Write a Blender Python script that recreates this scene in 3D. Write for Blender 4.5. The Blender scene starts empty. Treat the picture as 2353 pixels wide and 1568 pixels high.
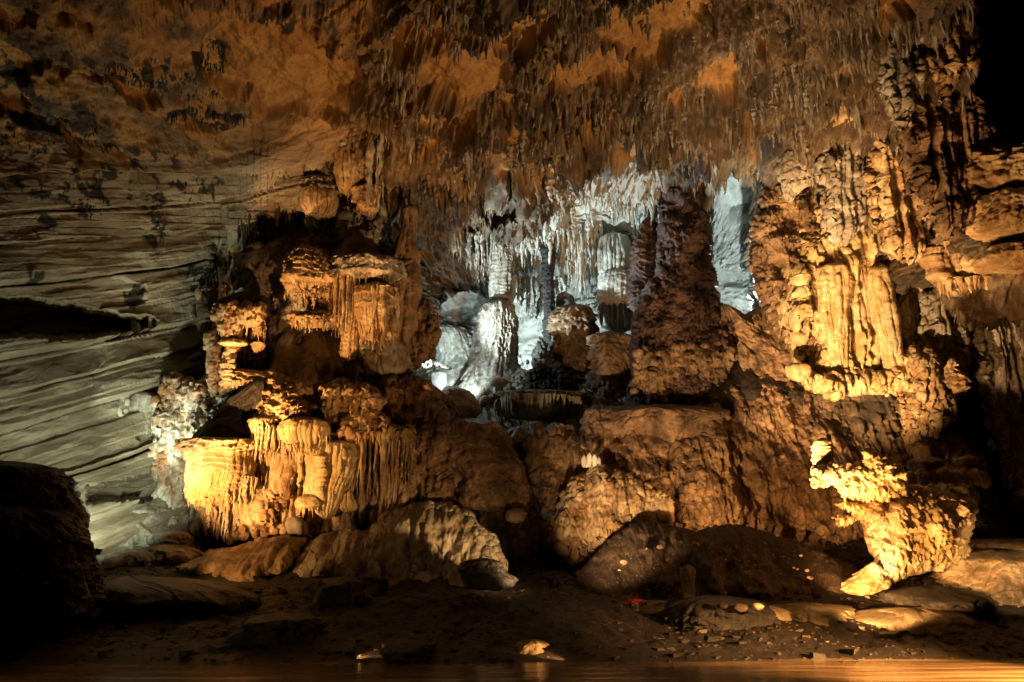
import bpy, math, random
import numpy as np
C = bpy.context.scene
R = math.radians
# ------------------------------------------------------------------ camera
PITCH = R(12.9); CAMZ = 3.0; FPX = 2038.0          # focal length in units of a 2353 px wide frame
cam = bpy.data.cameras.new('camera'); cam.sensor_width = 36; cam.lens = 36*FPX/2353
cam.clip_start = .1; cam.clip_end = 400
co = bpy.data.objects.new('camera', cam); C.collection.objects.link(co)
co.location = (0, 0, CAMZ); co.rotation_euler = (math.pi/2+PITCH, 0, 0)
C.camera = co
# ------------------------------------------------------------------ world (a closed cave: only a trace of ambient)
w = bpy.data.worlds.new('World'); C.world = w; w.use_nodes = True
bg = w.node_tree.nodes['Background']; bg.inputs[0].default_value = (.75, .72, .62, 1); bg.inputs[1].default_value = .006
C.view_settings.view_transform = 'Standard'; C.view_settings.look = 'None'
C.view_settings.exposure = 0; C.view_settings.gamma = 1
cy = C.cycles
cy.max_bounces = 4; cy.diffuse_bounces = 2; cy.glossy_bounces = 2; cy.transmission_bounces = 0
cy.use_denoising = True; cy.sample_clamp_indirect = 3
cy.use_adaptive_sampling = True; cy.adaptive_threshold = .006
try: cy.use_light_tree = True
except Exception: pass

def at(px, py, Y):
    """world point seen at (px,py) of the 2353x1568 frame, Y metres into the cave"""
    r = (px-1176.5)/FPX; u = (784-py)/FPX
    dy = math.cos(PITCH)-math.sin(PITCH)*u; dz = math.sin(PITCH)+math.cos(PITCH)*u
    k = Y/dy
    return np.stack(np.broadcast_arrays(r*k, Y+0*k, CAMZ+dz*k), -1) if np.ndim(k) or np.ndim(r) else np.array((r*k, Y, CAMZ+dz*k))
# ------------------------------------------------------------------ the floodlights of the show cave, plus a few added fill spots
from mathutils import Vector
def spot(name, src, dst, power, col, cone, blend=.3, size=.12):
    l = bpy.data.lights.new(name, 'SPOT'); l.energy = power; l.color = col
    l.spot_size = R(cone); l.spot_blend = blend; l.shadow_soft_size = size
    o = bpy.data.objects.new(name, l); C.collection.objects.link(o)
    a = Vector(at(*src)); b = Vector(at(*dst)); o.location = a
    o.rotation_euler = (b-a).to_track_quat('-Z', 'Y').to_euler()
    return o
def wspot(name, a, b, power, col, cone, blend=.3, size=.12):
    o = spot(name, (0, 0, 9), (0, 100, 9), power, col, cone, blend, size); o.location = a
    o.rotation_euler = (Vector(b)-Vector(a)).to_track_quat('-Z', 'Y').to_euler(); return o
def lamp(name, src, power, col, size=.15):
    l = bpy.data.lights.new(name, 'POINT'); l.energy = power; l.color = col; l.shadow_soft_size = size
    o = bpy.data.objects.new(name, l); C.collection.objects.link(o); o.location = at(*src)
    return o
AMB = (1, .50, .17); WARM = (1, .60, .27); COOL = (.74, .95, 1.0); PALE = (.86, 1.0, .74); ROSE = (1, .66, .42)
# front left: amber spot low at the far left foot of the group, raking across its folds
spot('floodlight', (300,1290,29.5), (640,1010,36), 8200, AMB, 62, .6)
spot('floodlight', (330,1300,29), (740,650,37.5), 15000, AMB, 33, .4)
spot('floodlight', (400,1300,29), (640,1265,34), 500, AMB, 60, .4)
# pale green light grazing the bedded wall
spot('floodlight', (310,1200,30.4), (110,900,35), 2900, PALE, 124, .7)
spot('floodlight', (240,1190,32.5), (440,760,39.5), 3600, PALE, 52, .5)
# ceiling wash
spot('floodlight', (2050,1400,26), (1330,200,35), 15500, WARM, 80, .7)
spot('floodlight', (1000,1420,26), (560,260,37), 4600, AMB, 66, .8)
spot('floodlight', (700,1420,25), (1150,60,31), 2500, AMB, 60, .8)
# back cave: cold floodlight behind the left group, second behind the giant stalagmite
lamp('floodlight', (950,800,44.6), 650, COOL, .1)
spot('floodlight', (1068,915,46), (1050,800,50), 1000, COOL, 90, .5)  # extra spot added to brighten the squat white stalagmite behind the ledge
spot('floodlight', (960,870,44.2), (1420,460,47), 14000, COOL, 72, .4)
spot('floodlight', (1225,850,50.5), (1230,780,56), 4200, COOL, 100, .5)
spot('floodlight', (1700,735,50), (1690,540,56), 9000, COOL, 115, .5)
spot('floodlight', (1690,735,47), (1745,560,41), 7000, COOL, 60, .5)
# middle and right, amber
spot('floodlight', (1620,1182,35), (1680,1060,38.5), 600, AMB, 150, .5)
spot('floodlight', (1320,1370,27.5), (1480,1070,38), 9000, WARM, 50, .95)
spot('floodlight', (1150,1330,29), (1560,860,42), 2400, ROSE, 34, .6)
spot('floodlight', (1930,1450,25.4), (2090,1160,31.8), 7500, AMB, 58, .3)
spot('floodlight', (1560,1330,28.5), (1965,690,39), 36000, WARM, 42, .4)
spot('floodlight', (1700,1380,27.5), (2190,530,36), 12000, AMB, 44, .3)
spot('floodlight', (1400,1400,26.5), (2010,90,34), 17000, WARM, 46, .7)
spot('floodlight', (1330,1350,28), (980,1215,35.5), 2600, WARM, 44, .95)
spot('floodlight', (2480,1300,26), (2250,1320,32), 1200, WARM, 50, .4)
# water strip and shore rocks
wspot('floodlight', (16, 17, 3.0), (11.5, 21.5, 0), 60000, AMB, 44, .8, .3)
wspot('floodlight', (-15, 15, 3), (-8.5, 20.5, 0), 750, WARM, 60, .6, .3)
spot('floodlight', (820,1508,24.6), (905,1512,25.4), 160, AMB, 60, .4)
spot('floodlight', (1300,1508,24.6), (1215,1505,25.4), 220, AMB, 50, .4)
spot('floodlight', (2000,1330,29.5), (2250,900,38), 200, PALE, 70, .8)  # weak fill added so the folds in the right recess show dimly
spot('floodlight', (1200,1370,28.5), (1100,1080,38), 700, WARM, 44, .8)  # small fill added to lift the dark brown slab in the gap
spot('floodlight', (1700,1400,26.5), (2060,1180,31.5), 4500, AMB, 46, .4)  # second spot added as fill from the left on the golden stone
# ------------------------------------------------------------------ vectorised noise
def H(ix, iy, s=0):
    h = (ix.astype(np.int64)*374761393 + iy.astype(np.int64)*668265263 + s*1442695041) & 0xffffffff
    h = ((h ^ (h >> 13))*1274126177) & 0xffffffff
    h = ((h ^ (h >> 16))*2246822519) & 0xffffffff
    return ((h ^ (h >> 15)) & 0xffffff)/16777216.0
def sm(t): return t*t*(3-2*t)
def ss(a, b, x): return sm(np.clip((x-a)/(b-a), 0, 1))
def gn(x, y, s=0):
    """gradient noise, about -0.7..0.7"""
    i = np.floor(x); j = np.floor(y); fx = x-i; fy = y-j
    i = i.astype(np.int64); j = j.astype(np.int64)
    def g(a, b):
        t = H(i+a, j+b, s)*6.2831853
        return np.cos(t)*(fx-a)+np.sin(t)*(fy-b)
    u = fx*fx*fx*(fx*(fx*6-15)+10); v = fy*fy*fy*(fy*(fy*6-15)+10)
    a = g(0, 0); b = g(1, 0); c = g(0, 1); d = g(1, 1)
    return (a+(b-a)*u)+((c+(d-c)*u)-(a+(b-a)*u))*v
def fbm(x, y, s=0, o=4, r=.5):
    t = 0; a = 1
    for k in range(o):
        t = t+a*gn(x, y, s+k*17); x = x*2.03+3.1; y = y*2.03+1.7; a *= r
    return t
def ridge(x, y, s=0, o=3):
    t = 0; a = 1
    for k in range(o):
        t = t+a*(1-2.4*np.abs(gn(x, y, s+k*13))); x = x*2.1+5.3; y = y*2.1+9.1; a *= .5
    return t/1.75
def dripf(u, v, w, L, s=0):
    """rows of hanging fingers: each widens upward and ends in a free tip"""
    u = u+.25*w*gn(u/w*.4, v/L*.7, s+5)
    c0 = np.floor(u/w).astype(np.int64); out = np.zeros_like(u)
    for k in (-1, 0, 1):
        c = c0+k
        cx = (c+.5+.5*(H(c, c*0, s)-.5))*w
        vv = v/L+H(c, c*0+1, s)*1.0+.5*gn(u/w*.12, v*0, s+3)
        r = np.floor(vv).astype(np.int64); t = vv-r
        hh = H(c, r, s+2)
        t0 = hh*.45; t = (t-t0)/(1-t0)
        rad = w*(.32+.35*H(c, r, s+7))*np.sqrt(np.clip(t*2.2, 0, 1))
        d = (u-cx)/np.maximum(rad, 1e-4)
        b = np.sqrt(np.clip(1-d*d, 0, 1))*np.where(t > 0, 1-.75*t, 0)
        out = np.maximum(out, b)
    return out
def flutef(u, v, w, s=0):
    p = u/w+.8*gn(u/w*.35, v/w*.05, s)+.25*gn(u/w*.8, v/w*.12, s+4)
    c = np.floor(p).astype(np.int64)
    return np.abs(np.sin(np.pi*p))**.6*(.55+.45*H(c, c*0, s+9))
def tierf(u, v, L, wu, s=0):
    """stacked lips, each overhanging the one below"""
    vv = v/L+1.0*gn(u/wu, v/L*.25, s)+.5*gn(u/wu*2.7, v/L*.5, s+1)
    r = np.floor(vv).astype(np.int64); t = vv-r
    return (1-t)**1.2*(.4+.6*H(r, (np.floor(u/wu*.6)).astype(np.int64)*0, s+3))*ss(0, .14, t)
def lumpf(u, v, w, h, s=0):
    """rounded tongues: full at the foot, fading upward into the rock behind"""
    u = u+.28*w*fbm(u/w*.9, v/h*.9, s+11, 2); v = v+.28*h*fbm(u/w*.9, v/h*.9, s+12, 2)
    x = u/w; y = v/h
    i0 = np.floor(x).astype(np.int64); j0 = np.floor(y).astype(np.int64)
    o = np.zeros_like(x)
    for a in (-1, 0, 1):
        for b in (-1, 0, 1):
            i = i0+a; j = j0+b
            dx = x-(i+.2+.6*H(i, j, s)); dy = y-(j+.15+.7*H(i, j, s+1))
            up = np.clip(dy, 0, 2); dy = np.where(dy < 0, dy*1.35, dy*.62)
            rr = .50+.35*H(i, j, s+2)
            k = np.clip(1-(dx*dx+dy*dy)/(rr*rr), 0, 1)**.6*(.35+.65*H(i, j, s+3))*np.clip(1-.75*up, 0, 1)
            o = np.maximum(o, k)+.12*np.minimum(o, k)
    return o
def B_(n, r=.62, *x): return [('pipes', n, r), ('flute', .5, .12), ('fbm', .3, .06)]+list(x)
def disp(u, v, st, seed=0):
    t = np.zeros_like(u); u = u/.6; v = v/.6
    for n, q in enumerate(st):
        k = q[0]; s = seed*31+n*7
        if k == 'flute': t += q[2]*flutef(u, v, q[1], s)*(.75+.5*gn(u*.5, v*.6, s+2))
        elif k == 'drip': t += q[3]*dripf(u, v, q[1], q[2], s)*(.25+.75*ss(-.25, .25, gn(u/(q[1]*5)+7, v/(q[2]*2.5), s+6)))
        elif k == 'tier': t += q[3]*tierf(u, v, q[1], q[2], s)*(.8+.7*gn(u/q[2]*.5, v/q[1]*.3, s+2))
        elif k == 'lump': t += q[3]*lumpf(u, v, q[1], q[2], s)*(.45+.8*ss(-.3, .3, gn(u/(q[1]*3)+3, v/(q[2]*2.5), s+8)))
        elif k == 'fbm': t += q[2]*fbm(u/q[1], v/q[1], s, 5, .52)
        elif k == 'vfbm': t += q[2]*fbm(u/q[1], v/q[1]*.22, s, 4, .55)
        elif k == 'vridge': t += q[2]*ridge(u/q[1]+.35*gn(u/q[1]*.7, v/q[1]*.5, s+3), v/(q[1]*3.6), s)
        elif k == 'ridge': t += q[2]*ridge(u/q[1], v/q[1], s)
    return t*.68
# style shorthands (metres)
S_FLUTE = [('flute', .34, .34), ('flute', 1.0, .35), ('drip', .5, 2.5, .3), ('fbm', .9, .12), ('fbm', .16, .06)]
S_BELL = [('flute', .30, .30), ('flute', .8, .2), ('fbm', .3, .05), ('fbm', .12, .04)]
S_PAG = [('tier', .8, 1.2, .26), ('drip', .36, .8, .40), ('drip', .19, .45, .20), ('fbm', .2, .08)]
S_DRIP = [('drip', .60, 2.0, .60), ('drip', .30, .9, .36), ('drip', .16, .4, .14), ('fbm', .2, .08)]
S_CORAL = [('lump', .5, .45, .28), ('drip', .30, .55, .34), ('tier', .5, .7, .18), ('lump', .22, .2, .14), ('fbm', .14, .08)]
S_MASS = [('fbm', 4, 1.0), ('vridge', 2.2, .65), ('drip', 1.0, 4, .5), ('lump', 1.5, 2.6, .35), ('vridge', .6, .26), ('drip', .34, 1.1, .26), ('fbm', .2, .10)]
S_LUMP = [('fbm', 3, .6), ('lump', 1.3, 2.4, .5), ('vridge', .9, .35), ('drip', .5, 1.6, .35), ('drip', .25, .7, .16), ('fbm', .2, .10)]
S_FLOW = [('lump', 1.1, 2.4, .50), ('lump', .45, 1.2, .24), ('vfbm', .6, .16), ('fbm', .25, .03)]
S_ROCK = [('fbm', 1.6, .6), ('ridge', 1.1, .22), ('ridge', .4, .10), ('fbm', .2, .10)]
S_SMOOTH = [('lump', .7, 1.4, .34), ('flute', .5, .10), ('vfbm', .6, .16), ('fbm', .25, .05)]

# ------------------------------------------------------------------ materials
def mat(name, a, b, c=(.05, .04, .03), streak=.5, stain=.45, rough=.55, scale=1.0, bump=.9, spec=.35, attrs=False, fleck=None):
    """two rock colours mixed in vertical streaks, a third as stains"""
    m = bpy.data.materials.new(name); m.use_nodes = True; nt = m.node_tree; N = nt.nodes; L = nt.links
    p = N['Principled BSDF']; p.inputs['Roughness'].default_value = rough
    p.inputs['Specular IOR Level'].default_value = spec
    g = N.new('ShaderNodeNewGeometry')
    def noise(sc, det, mp=None, rgh=.68):
        n = N.new('ShaderNodeTexNoise'); n.inputs['Scale'].default_value = sc; n.inputs['Detail'].default_value = det
        n.inputs['Roughness'].default_value = rgh
        if mp:
            k = N.new('ShaderNodeMapping'); k.inputs['Scale'].default_value = mp; L.new(g.outputs['Position'], k.inputs[0]); L.new(k.outputs[0], n.inputs['Vector'])
        else: L.new(g.outputs['Position'], n.inputs['Vector'])
        return n
    def ramp(src, lo, hi):
        r = N.new('ShaderNodeMapRange'); r.inputs[1].default_value = lo; r.inputs[2].default_value = hi
        L.new(src, r.inputs[0]); return r.outputs[0]
    def mix(f, x, y):
        k = N.new('ShaderNodeMix'); k.data_type = 'RGBA'
        if isinstance(f, float): k.inputs[0].default_value = f
        else: L.new(f, k.inputs[0])
        for s_, i in ((x, 6), (y, 7)):
            if isinstance(s_, tuple): k.inputs[i].default_value = (*s_, 1)
            else: L.new(s_, k.inputs[i])
        return k.outputs[2]
    n1 = noise(1.3*scale, 6, (1, 1, 1-.82*streak)); n2 = noise(4.5*scale, 5, (1.3, 1.3, 1-.8*streak)); n3 = noise(.9*scale, 7, (1, 1, .6))
    col = mix(ramp(n1.outputs[0], .44, .56), a, b)
    half = tuple((x+y)*.5 for x, y in zip(b, c))
    col = mix(ramp(n2.outputs[0], .48, .74), col, half)
    col = mix(ramp(n3.outputs[0], 1-stain-.06, 1-stain+.12), col, c)
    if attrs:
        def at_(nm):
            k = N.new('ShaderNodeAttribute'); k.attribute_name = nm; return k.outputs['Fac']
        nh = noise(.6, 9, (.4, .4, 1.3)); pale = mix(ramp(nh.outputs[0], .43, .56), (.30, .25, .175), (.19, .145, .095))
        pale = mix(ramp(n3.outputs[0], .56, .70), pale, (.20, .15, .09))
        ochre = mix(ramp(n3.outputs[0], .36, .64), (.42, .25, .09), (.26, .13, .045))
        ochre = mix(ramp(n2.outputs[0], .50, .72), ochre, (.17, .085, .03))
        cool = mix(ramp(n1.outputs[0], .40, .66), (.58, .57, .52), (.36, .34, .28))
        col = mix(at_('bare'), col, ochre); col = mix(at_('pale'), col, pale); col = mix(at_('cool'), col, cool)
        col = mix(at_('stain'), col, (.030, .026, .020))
    if fleck:
        n4 = noise(9, 2); col = mix(ramp(n4.outputs[0], .64, .70), col, fleck)
    L.new(col, p.inputs['Base Color'])
    nb = noise(9*scale, 7, (1.2, 1.2, .7), .75); bp = N.new('ShaderNodeBump'); bp.inputs['Strength'].default_value = bump; bp.inputs['Distance'].default_value = .10
    L.new(nb.outputs[0], bp.inputs['Height']); L.new(bp.outputs[0], p.inputs['Normal'])
    return m
M = {
 'shell': mat('cave_rock', (.17, .12, .075), (.085, .055, .032), (.028, .021, .016), stain=.40, attrs=True),
 'calcite': mat('amber_calcite', (.52, .40, .23), (.33, .205, .095), (.12, .06, .026), stain=.46),
 'cream': mat('cream_calcite', (.66, .53, .31), (.50, .36, .16), (.26, .14, .055), stain=.42, streak=.5),
 'brown': mat('brown_calcite', (.33, .215, .12), (.19, .115, .06), (.055, .033, .02), stain=.48),
 'red': mat('dark_red_calcite', (.13, .075, .055), (.075, .042, .032), (.03, .016, .012), stain=.42),
 'grey': mat('grey_calcite', (.42, .38, .31), (.26, .22, .17), (.10, .07, .045), stain=.46),
 'white': mat('white_calcite', (.66, .65, .58), (.46, .42, .34), (.20, .15, .10), stain=.42),
 'streaky': mat('white_calcite_brown_streaks', (.62, .58, .48), (.42, .35, .26), (.20, .085, .03), stain=.48, streak=.9, scale=.9),
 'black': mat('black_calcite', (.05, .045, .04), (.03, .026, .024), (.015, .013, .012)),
 'flow': mat('pale_flowstone', (.50, .45, .33), (.38, .31, .20), (.20, .15, .09), stain=.33, streak=.5, rough=.5, bump=.35),
 'earth': mat('earth', (.085, .055, .033), (.05, .032, .02), (.02, .014, .009), streak=0, rough=.75, fleck=(.30, .24, .17)),
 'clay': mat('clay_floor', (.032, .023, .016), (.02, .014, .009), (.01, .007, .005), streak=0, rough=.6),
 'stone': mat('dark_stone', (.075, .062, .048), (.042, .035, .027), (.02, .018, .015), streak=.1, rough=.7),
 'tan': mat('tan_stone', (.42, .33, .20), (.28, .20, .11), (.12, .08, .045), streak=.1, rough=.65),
}
# ------------------------------------------------------------------ mesh helpers
def mesh(name, V, F4, material, parent=None, F3=None):
    V = np.asarray(V, np.float32).reshape(-1, 3)
    me = bpy.data.meshes.new(name); me.vertices.add(len(V)); me.vertices.foreach_set('co', V.ravel())
    F4 = np.asarray(F4, np.int32).reshape(-1, 4); F3 = np.zeros((0, 3), np.int32) if F3 is None else np.asarray(F3, np.int32).reshape(-1, 3)
    n4, n3 = len(F4), len(F3)
    me.loops.add(n4*4+n3*3); me.loops.foreach_set('vertex_index', np.concatenate([F4.ravel(), F3.ravel()]))
    me.polygons.add(n4+n3)
    me.polygons.foreach_set('loop_start', np.concatenate([np.arange(n4)*4, n4*4+np.arange(n3)*3]).astype(np.int32))
    me.polygons.foreach_set('use_smooth', np.ones(n4+n3, bool))
    me.materials.append(material); me.update(calc_edges=True)
    o = bpy.data.objects.new(name, me); C.collection.objects.link(o)
    if parent: o.parent = parent
    return o
def tag(o, label=None, cat=None, group=None, kind=None):
    if label: o['label'] = label
    if cat: o['category'] = cat
    if group: o['group'] = group
    if kind: o['kind'] = kind
    return o
def gridfaces(nr, nc, wrap=False):
    r = np.arange(nr-1)[:, None]; c = np.arange(nc if wrap else nc-1)[None, :]; c2 = (c+1) % nc
    return np.stack([r*nc+c, (r+1)*nc+c, (r+1)*nc+c2, r*nc+c2], -1).reshape(-1, 4)
def parse(s):
    out = []
    for tok in s.split():
        y, r = tok.split(':'); a, b = r.split(',')
        out.append((float(y), float(a), float(b)))
    return out
def pchip(x, xs, ys):
    """smooth interpolation without overshoot"""
    xs = np.array(xs, float); ys = np.array(ys, float); h = np.diff(xs); d = np.diff(ys)/h
    m = np.zeros_like(ys)
    for k in range(1, len(ys)-1):
        if d[k-1]*d[k] > 0:
            m[k] = 2*d[k-1]*d[k]/(d[k-1]+d[k])
    m[0] = d[0]; m[-1] = d[-1]
    i = np.clip(np.searchsorted(xs, x)-1, 0, len(h)-1); t = (x-xs[i])/h[i]
    return ((1+2*t)*(1-t)**2)*ys[i]+t*(1-t)**2*h[i]*m[i]+t*t*(3-2*t)*ys[i+1]+t*t*(t-1)*h[i]*m[i+1]
SEED = [0]
def body(name, rings, D, style, m, parent=None, depth=.8, lean=0., res=1.8, seed=None, local=None):
    """a closed rock form from a stack of rounded sections; rings are (row: left,right) at distance D"""
    SEED[0] += 1; seed = SEED[0] if seed is None else seed
    rg = parse(rings); ys = [r[0] for r in rg]
    n = max(12, int((ys[-1]-ys[0])/res)); py = np.linspace(ys[0], ys[-1], n)
    Lx = pchip(py, ys, [r[1] for r in rg]); Rx = pchip(py, ys, [r[2] for r in rg])
    wd = (Rx-Lx).max()*.06; Lx = Lx+wd*fbm(py/max(24, .4*(ys[-1]-ys[0])), py*0+seed*3.3, 7, 2); Rx = Rx+wd*fbm(py/max(24, .4*(ys[-1]-ys[0])), py*0+seed*5.7, 9, 2)
    mid = (Lx+Rx)/2; hw = np.maximum((Rx-Lx)/2, .5)
    dd = D+lean*(py-ys[0])/(ys[-1]-ys[0])
    P = at(mid, py, dd); k = (at(mid+1, py, dd)-P)[:, 0]
    a = hw*k
    # round both ends off
    e = min(.25, 14/max(1, ys[-1]-ys[0])); t = (py-ys[0])/(ys[-1]-ys[0])
    cap = np.sqrt(np.clip(1-(1-np.clip(t/e, 0, 1))**2, .0, 1))*np.sqrt(np.clip(1-(1-np.clip((1-t)/e, 0, 1))**2, 0, 1))
    amax = a.max(); step = res*k.mean()*1.05
    nf = int(np.clip(math.pi*amax*(.5+.5*depth)/step, 14, 700)); nb = max(6, nf//4)
    th = np.concatenate([np.linspace(math.pi*.93, math.pi*2.07, nf, endpoint=False), np.linspace(math.pi*2.07, math.pi*2.93, nb, endpoint=False)])
    cs, sn = np.cos(th), np.sin(th)
    ca = np.sign(cs)*np.abs(cs)**.85; sa = np.sign(sn)*np.abs(sn)**.85
    u = (th[None, :]-1.5*math.pi)*(amax*(.45+.35*depth)) + 0*a[:, None]; v = P[:, 2][:, None]+0*u
    h = disp(u, v, style, seed)
    sc = np.clip(a/np.maximum(.45*amax, .5), .12, 1)[:, None]*np.clip(cap, .05, 1)[:, None]
    h = (h+min(.12*amax, .35)*fbm(u/(.6*amax+.3), v/(1.1*amax+.4), seed+40, 2))*sc
    ac = (a*cap)[:, None]
    X = P[:, 0][:, None]+ac*ca+h*cs; Y = P[:, 1][:, None]+depth*ac*sa+h*sn; Z = v+0*X
    hh_ = P[0, 2]-P[-1, 2]; Z = Z+min(.4, .10*hh_)*fbm(u/.9, 0*u+seed, 3, 3)*np.clip(4*t*(1-t)+.25, 0, 1)[:, None]
    Z = Z-.35*h*np.clip(-sn, 0, 1)[None, :]
    V = np.stack([X, Y, Z], -1); nc = len(th)
    # caps
    pipe = [q for q in style if q[0] == 'pipes']; extraV = extraF = None
    if pipe:
        _, pn, pr = pipe[0][:3]; rg_ = np.random.default_rng(seed); ths = math.pi*(1.0+(np.arange(pn)+.5+.5*(rg_.random(pn)-.5))/pn)
        ns = max(16, min(70, n//2)); ti = np.linspace(0, 1, ns); ii = ti*(n-1)
        tubes = []; sd_ = 9; al = np.arange(sd_)*2*math.pi/sd_
        for q_, th_ in enumerate(ths):
            t0 = rg_.random()*.22; t1 = 1-.38*rg_.random()**2+.05*rg_.random(); tt = (t0+(t1-t0)*ti)*(n-1)
            fa = np.interp(tt, np.arange(n), (a*np.clip(cap, .25, 1))); fx = np.interp(tt, np.arange(n), P[:, 0]); fy = np.interp(tt, np.arange(n), P[:, 1]); fz_ = np.interp(tt, np.arange(n), P[:, 2])
            sp = math.pi*amax*.8/pn; r0 = sp*pr*(.5+1.1*rg_.random()); pz = fz_[0]-fz_
            rad = r0*np.clip(fa/amax, .3, 1)*(1+.50*gn(pz/.40, pz*0+q_*3.1, seed)+.40*gn(pz/.13, pz*0+q_*1.7, seed+1))
            rad = rad*np.clip((1-ti)/.14, .05, 1)**.5*np.clip(ti/.06, .3, 1)**.5
            wob = .35*r0*gn(pz/1.1, pz*0+q_*7.3, seed+2)*2
            th2 = th_+wob/np.maximum(fa, .3)
            cxp = fx+fa*1.02*np.cos(th2); cyp = fy+depth*fa*1.02*np.sin(th2)-.3*r0
            tubes.append(np.stack([cxp[:, None]+rad[:, None]*np.cos(al), cyp[:, None]+rad[:, None]*np.sin(al), fz_[:, None]+0*al], -1).reshape(-1, 3))
        extraV = np.concatenate(tubes); gfp = gridfaces(ns, sd_, True); extraF = (gfp[None]+(np.arange(pn)*ns*sd_)[:, None, None]).reshape(-1, 4)
    V = np.concatenate([V.reshape(-1, 3), [[P[0, 0], P[0, 1], P[0, 2]+.02]], [[P[-1, 0], P[-1, 1], P[-1, 2]-.02]]])
    i = np.arange(nc); j = (i+1) % nc; top = n*nc; bot = top+1; lo = (n-1)*nc
    F3 = np.concatenate([np.stack([i+0*top, j, np.full(nc, top)], -1)[:, ::-1][:, [2, 1, 0]], np.stack([lo+j, lo+i, np.full(nc, bot)], -1)])
    F4 = gridfaces(n, nc, True)[:, ::-1]
    if extraV is not None: F4 = np.concatenate([F4[:, ::-1], extraF+len(V)])[:, ::-1]; V = np.concatenate([V, extraV]); F4 = F4[:, ::-1][:, ::-1]
    return mesh(name, V, F4[:, ::-1], m, parent, F3[:, ::-1])
def spikes(name, P, Ln, Rd, m, parent=None, sides=7, rings=8, seed=0, up=False, wob=.12, power=.75):
    """many tapering drips in one mesh; P are the root points"""
    rng = np.random.default_rng(seed); P = np.asarray(P, float); n = len(P); Ln = np.asarray(Ln); Rd = np.asarray(Rd)
    t = np.linspace(0, 1, rings); th = np.arange(sides)*2*math.pi/sides
    prof = (1-t)**power; prof[-1] = .04
    rr = Rd[:, None]*prof[None]*(1+.22*rng.standard_normal((n, rings)))
    ph = rng.random((n, 1))*6.28
    ox = np.cumsum(rng.standard_normal((n, rings)), 1)*wob*Rd[:, None]; oy = np.cumsum(rng.standard_normal((n, rings)), 1)*wob*Rd[:, None]
    sg = 1 if up else -1
    X = P[:, 0][:, None, None]+ox[..., None]+rr[..., None]*np.cos(th+ph[..., None])
    Y = P[:, 1][:, None, None]+oy[..., None]+rr[..., None]*np.sin(th+ph[..., None])
    Z = P[:, 2][:, None, None]+sg*(t[None]*Ln[:, None])[..., None]+0*X
    V = np.stack([X, Y, Z], -1).reshape(-1, 3)
    f = gridfaces(rings, sides, True); F = (f[None]+(np.arange(n)*rings*sides)[:, None, None]).reshape(-1, 4)
    return mesh(name, V, F if sg < 0 else F[:, ::-1], m, parent)
def fringe(parent, row, l, r, D, depth, m, n, ln, rd, name='hanging_fringe', sag=0, arc=(.98, 2.02), seed=1):
    """drips round the lower front edge of a form: ln, rd in frame px"""
    rng = np.random.default_rng(seed+int(l)+int(row)); ph = (rng.random(n)*(arc[1]-arc[0])+arc[0])*math.pi
    c = at((l+r)/2, row, D); k = at((l+r)/2+1, row, D)[0]-c[0]; a = (r-l)/2*k
    P = np.stack([c[0]+a*np.cos(ph), c[1]+depth*a*np.sin(ph), c[2]+sag*k*np.sin(-ph)*-1+rng.random(n)*4*k], -1)
    o = spikes(name, P, (.5+.7*rng.random(n))*ln*k, (.6+.6*rng.random(n))*rd*k, m, parent, 7, 9, seed)
    return o
def thing(name, label, cat, px, py, D, group=None):
    o = bpy.data.objects.new(name, None); C.collection.objects.link(o); o.location = at(px, py, D); o.empty_display_size = .3
    tag(o, label, cat, group); bpy.context.view_layer.update(); return o
def adopt(o, parent):
    """keep world placement: mesh data moves into the parent's frame"""
    o.parent = parent; o.location = -parent.location
    return o
def F(name, label, cat, D, rings, style, m, depth=.8, lean=0, res=1.8, group=None, seed=None):
    rg = parse(rings); o = body(name, rings, D, style, M[m], None, depth, lean, res, seed)
    tag(o, label, cat, group); return o
def T(name, label, cat, D, group=None, parts=(), fr=()):
    """a thing with parts; parts: (part name, rings, style, material, depth, dD); fr: (row,l,r,n,len,rad,material[,dD])"""
    p0 = parse(parts[-1][1])[-1]; root = thing(name, label, cat, (p0[1]+p0[2])/2, p0[0], D, group)
    for q in parts:
        o = body(q[0], q[1], D+(q[5] if len(q) > 5 else 0), q[2], M[q[3]], None, q[4]); adopt(o, root)
    for f in fr:
        row, l, r, n, ln, rd, m = f[:7]
        adopt(fringe(None, row, l, r, D+(f[7] if len(f) > 7 else 0), .8, M[m], n, ln, rd, seed=SEED[0]), root)
    return root

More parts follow.
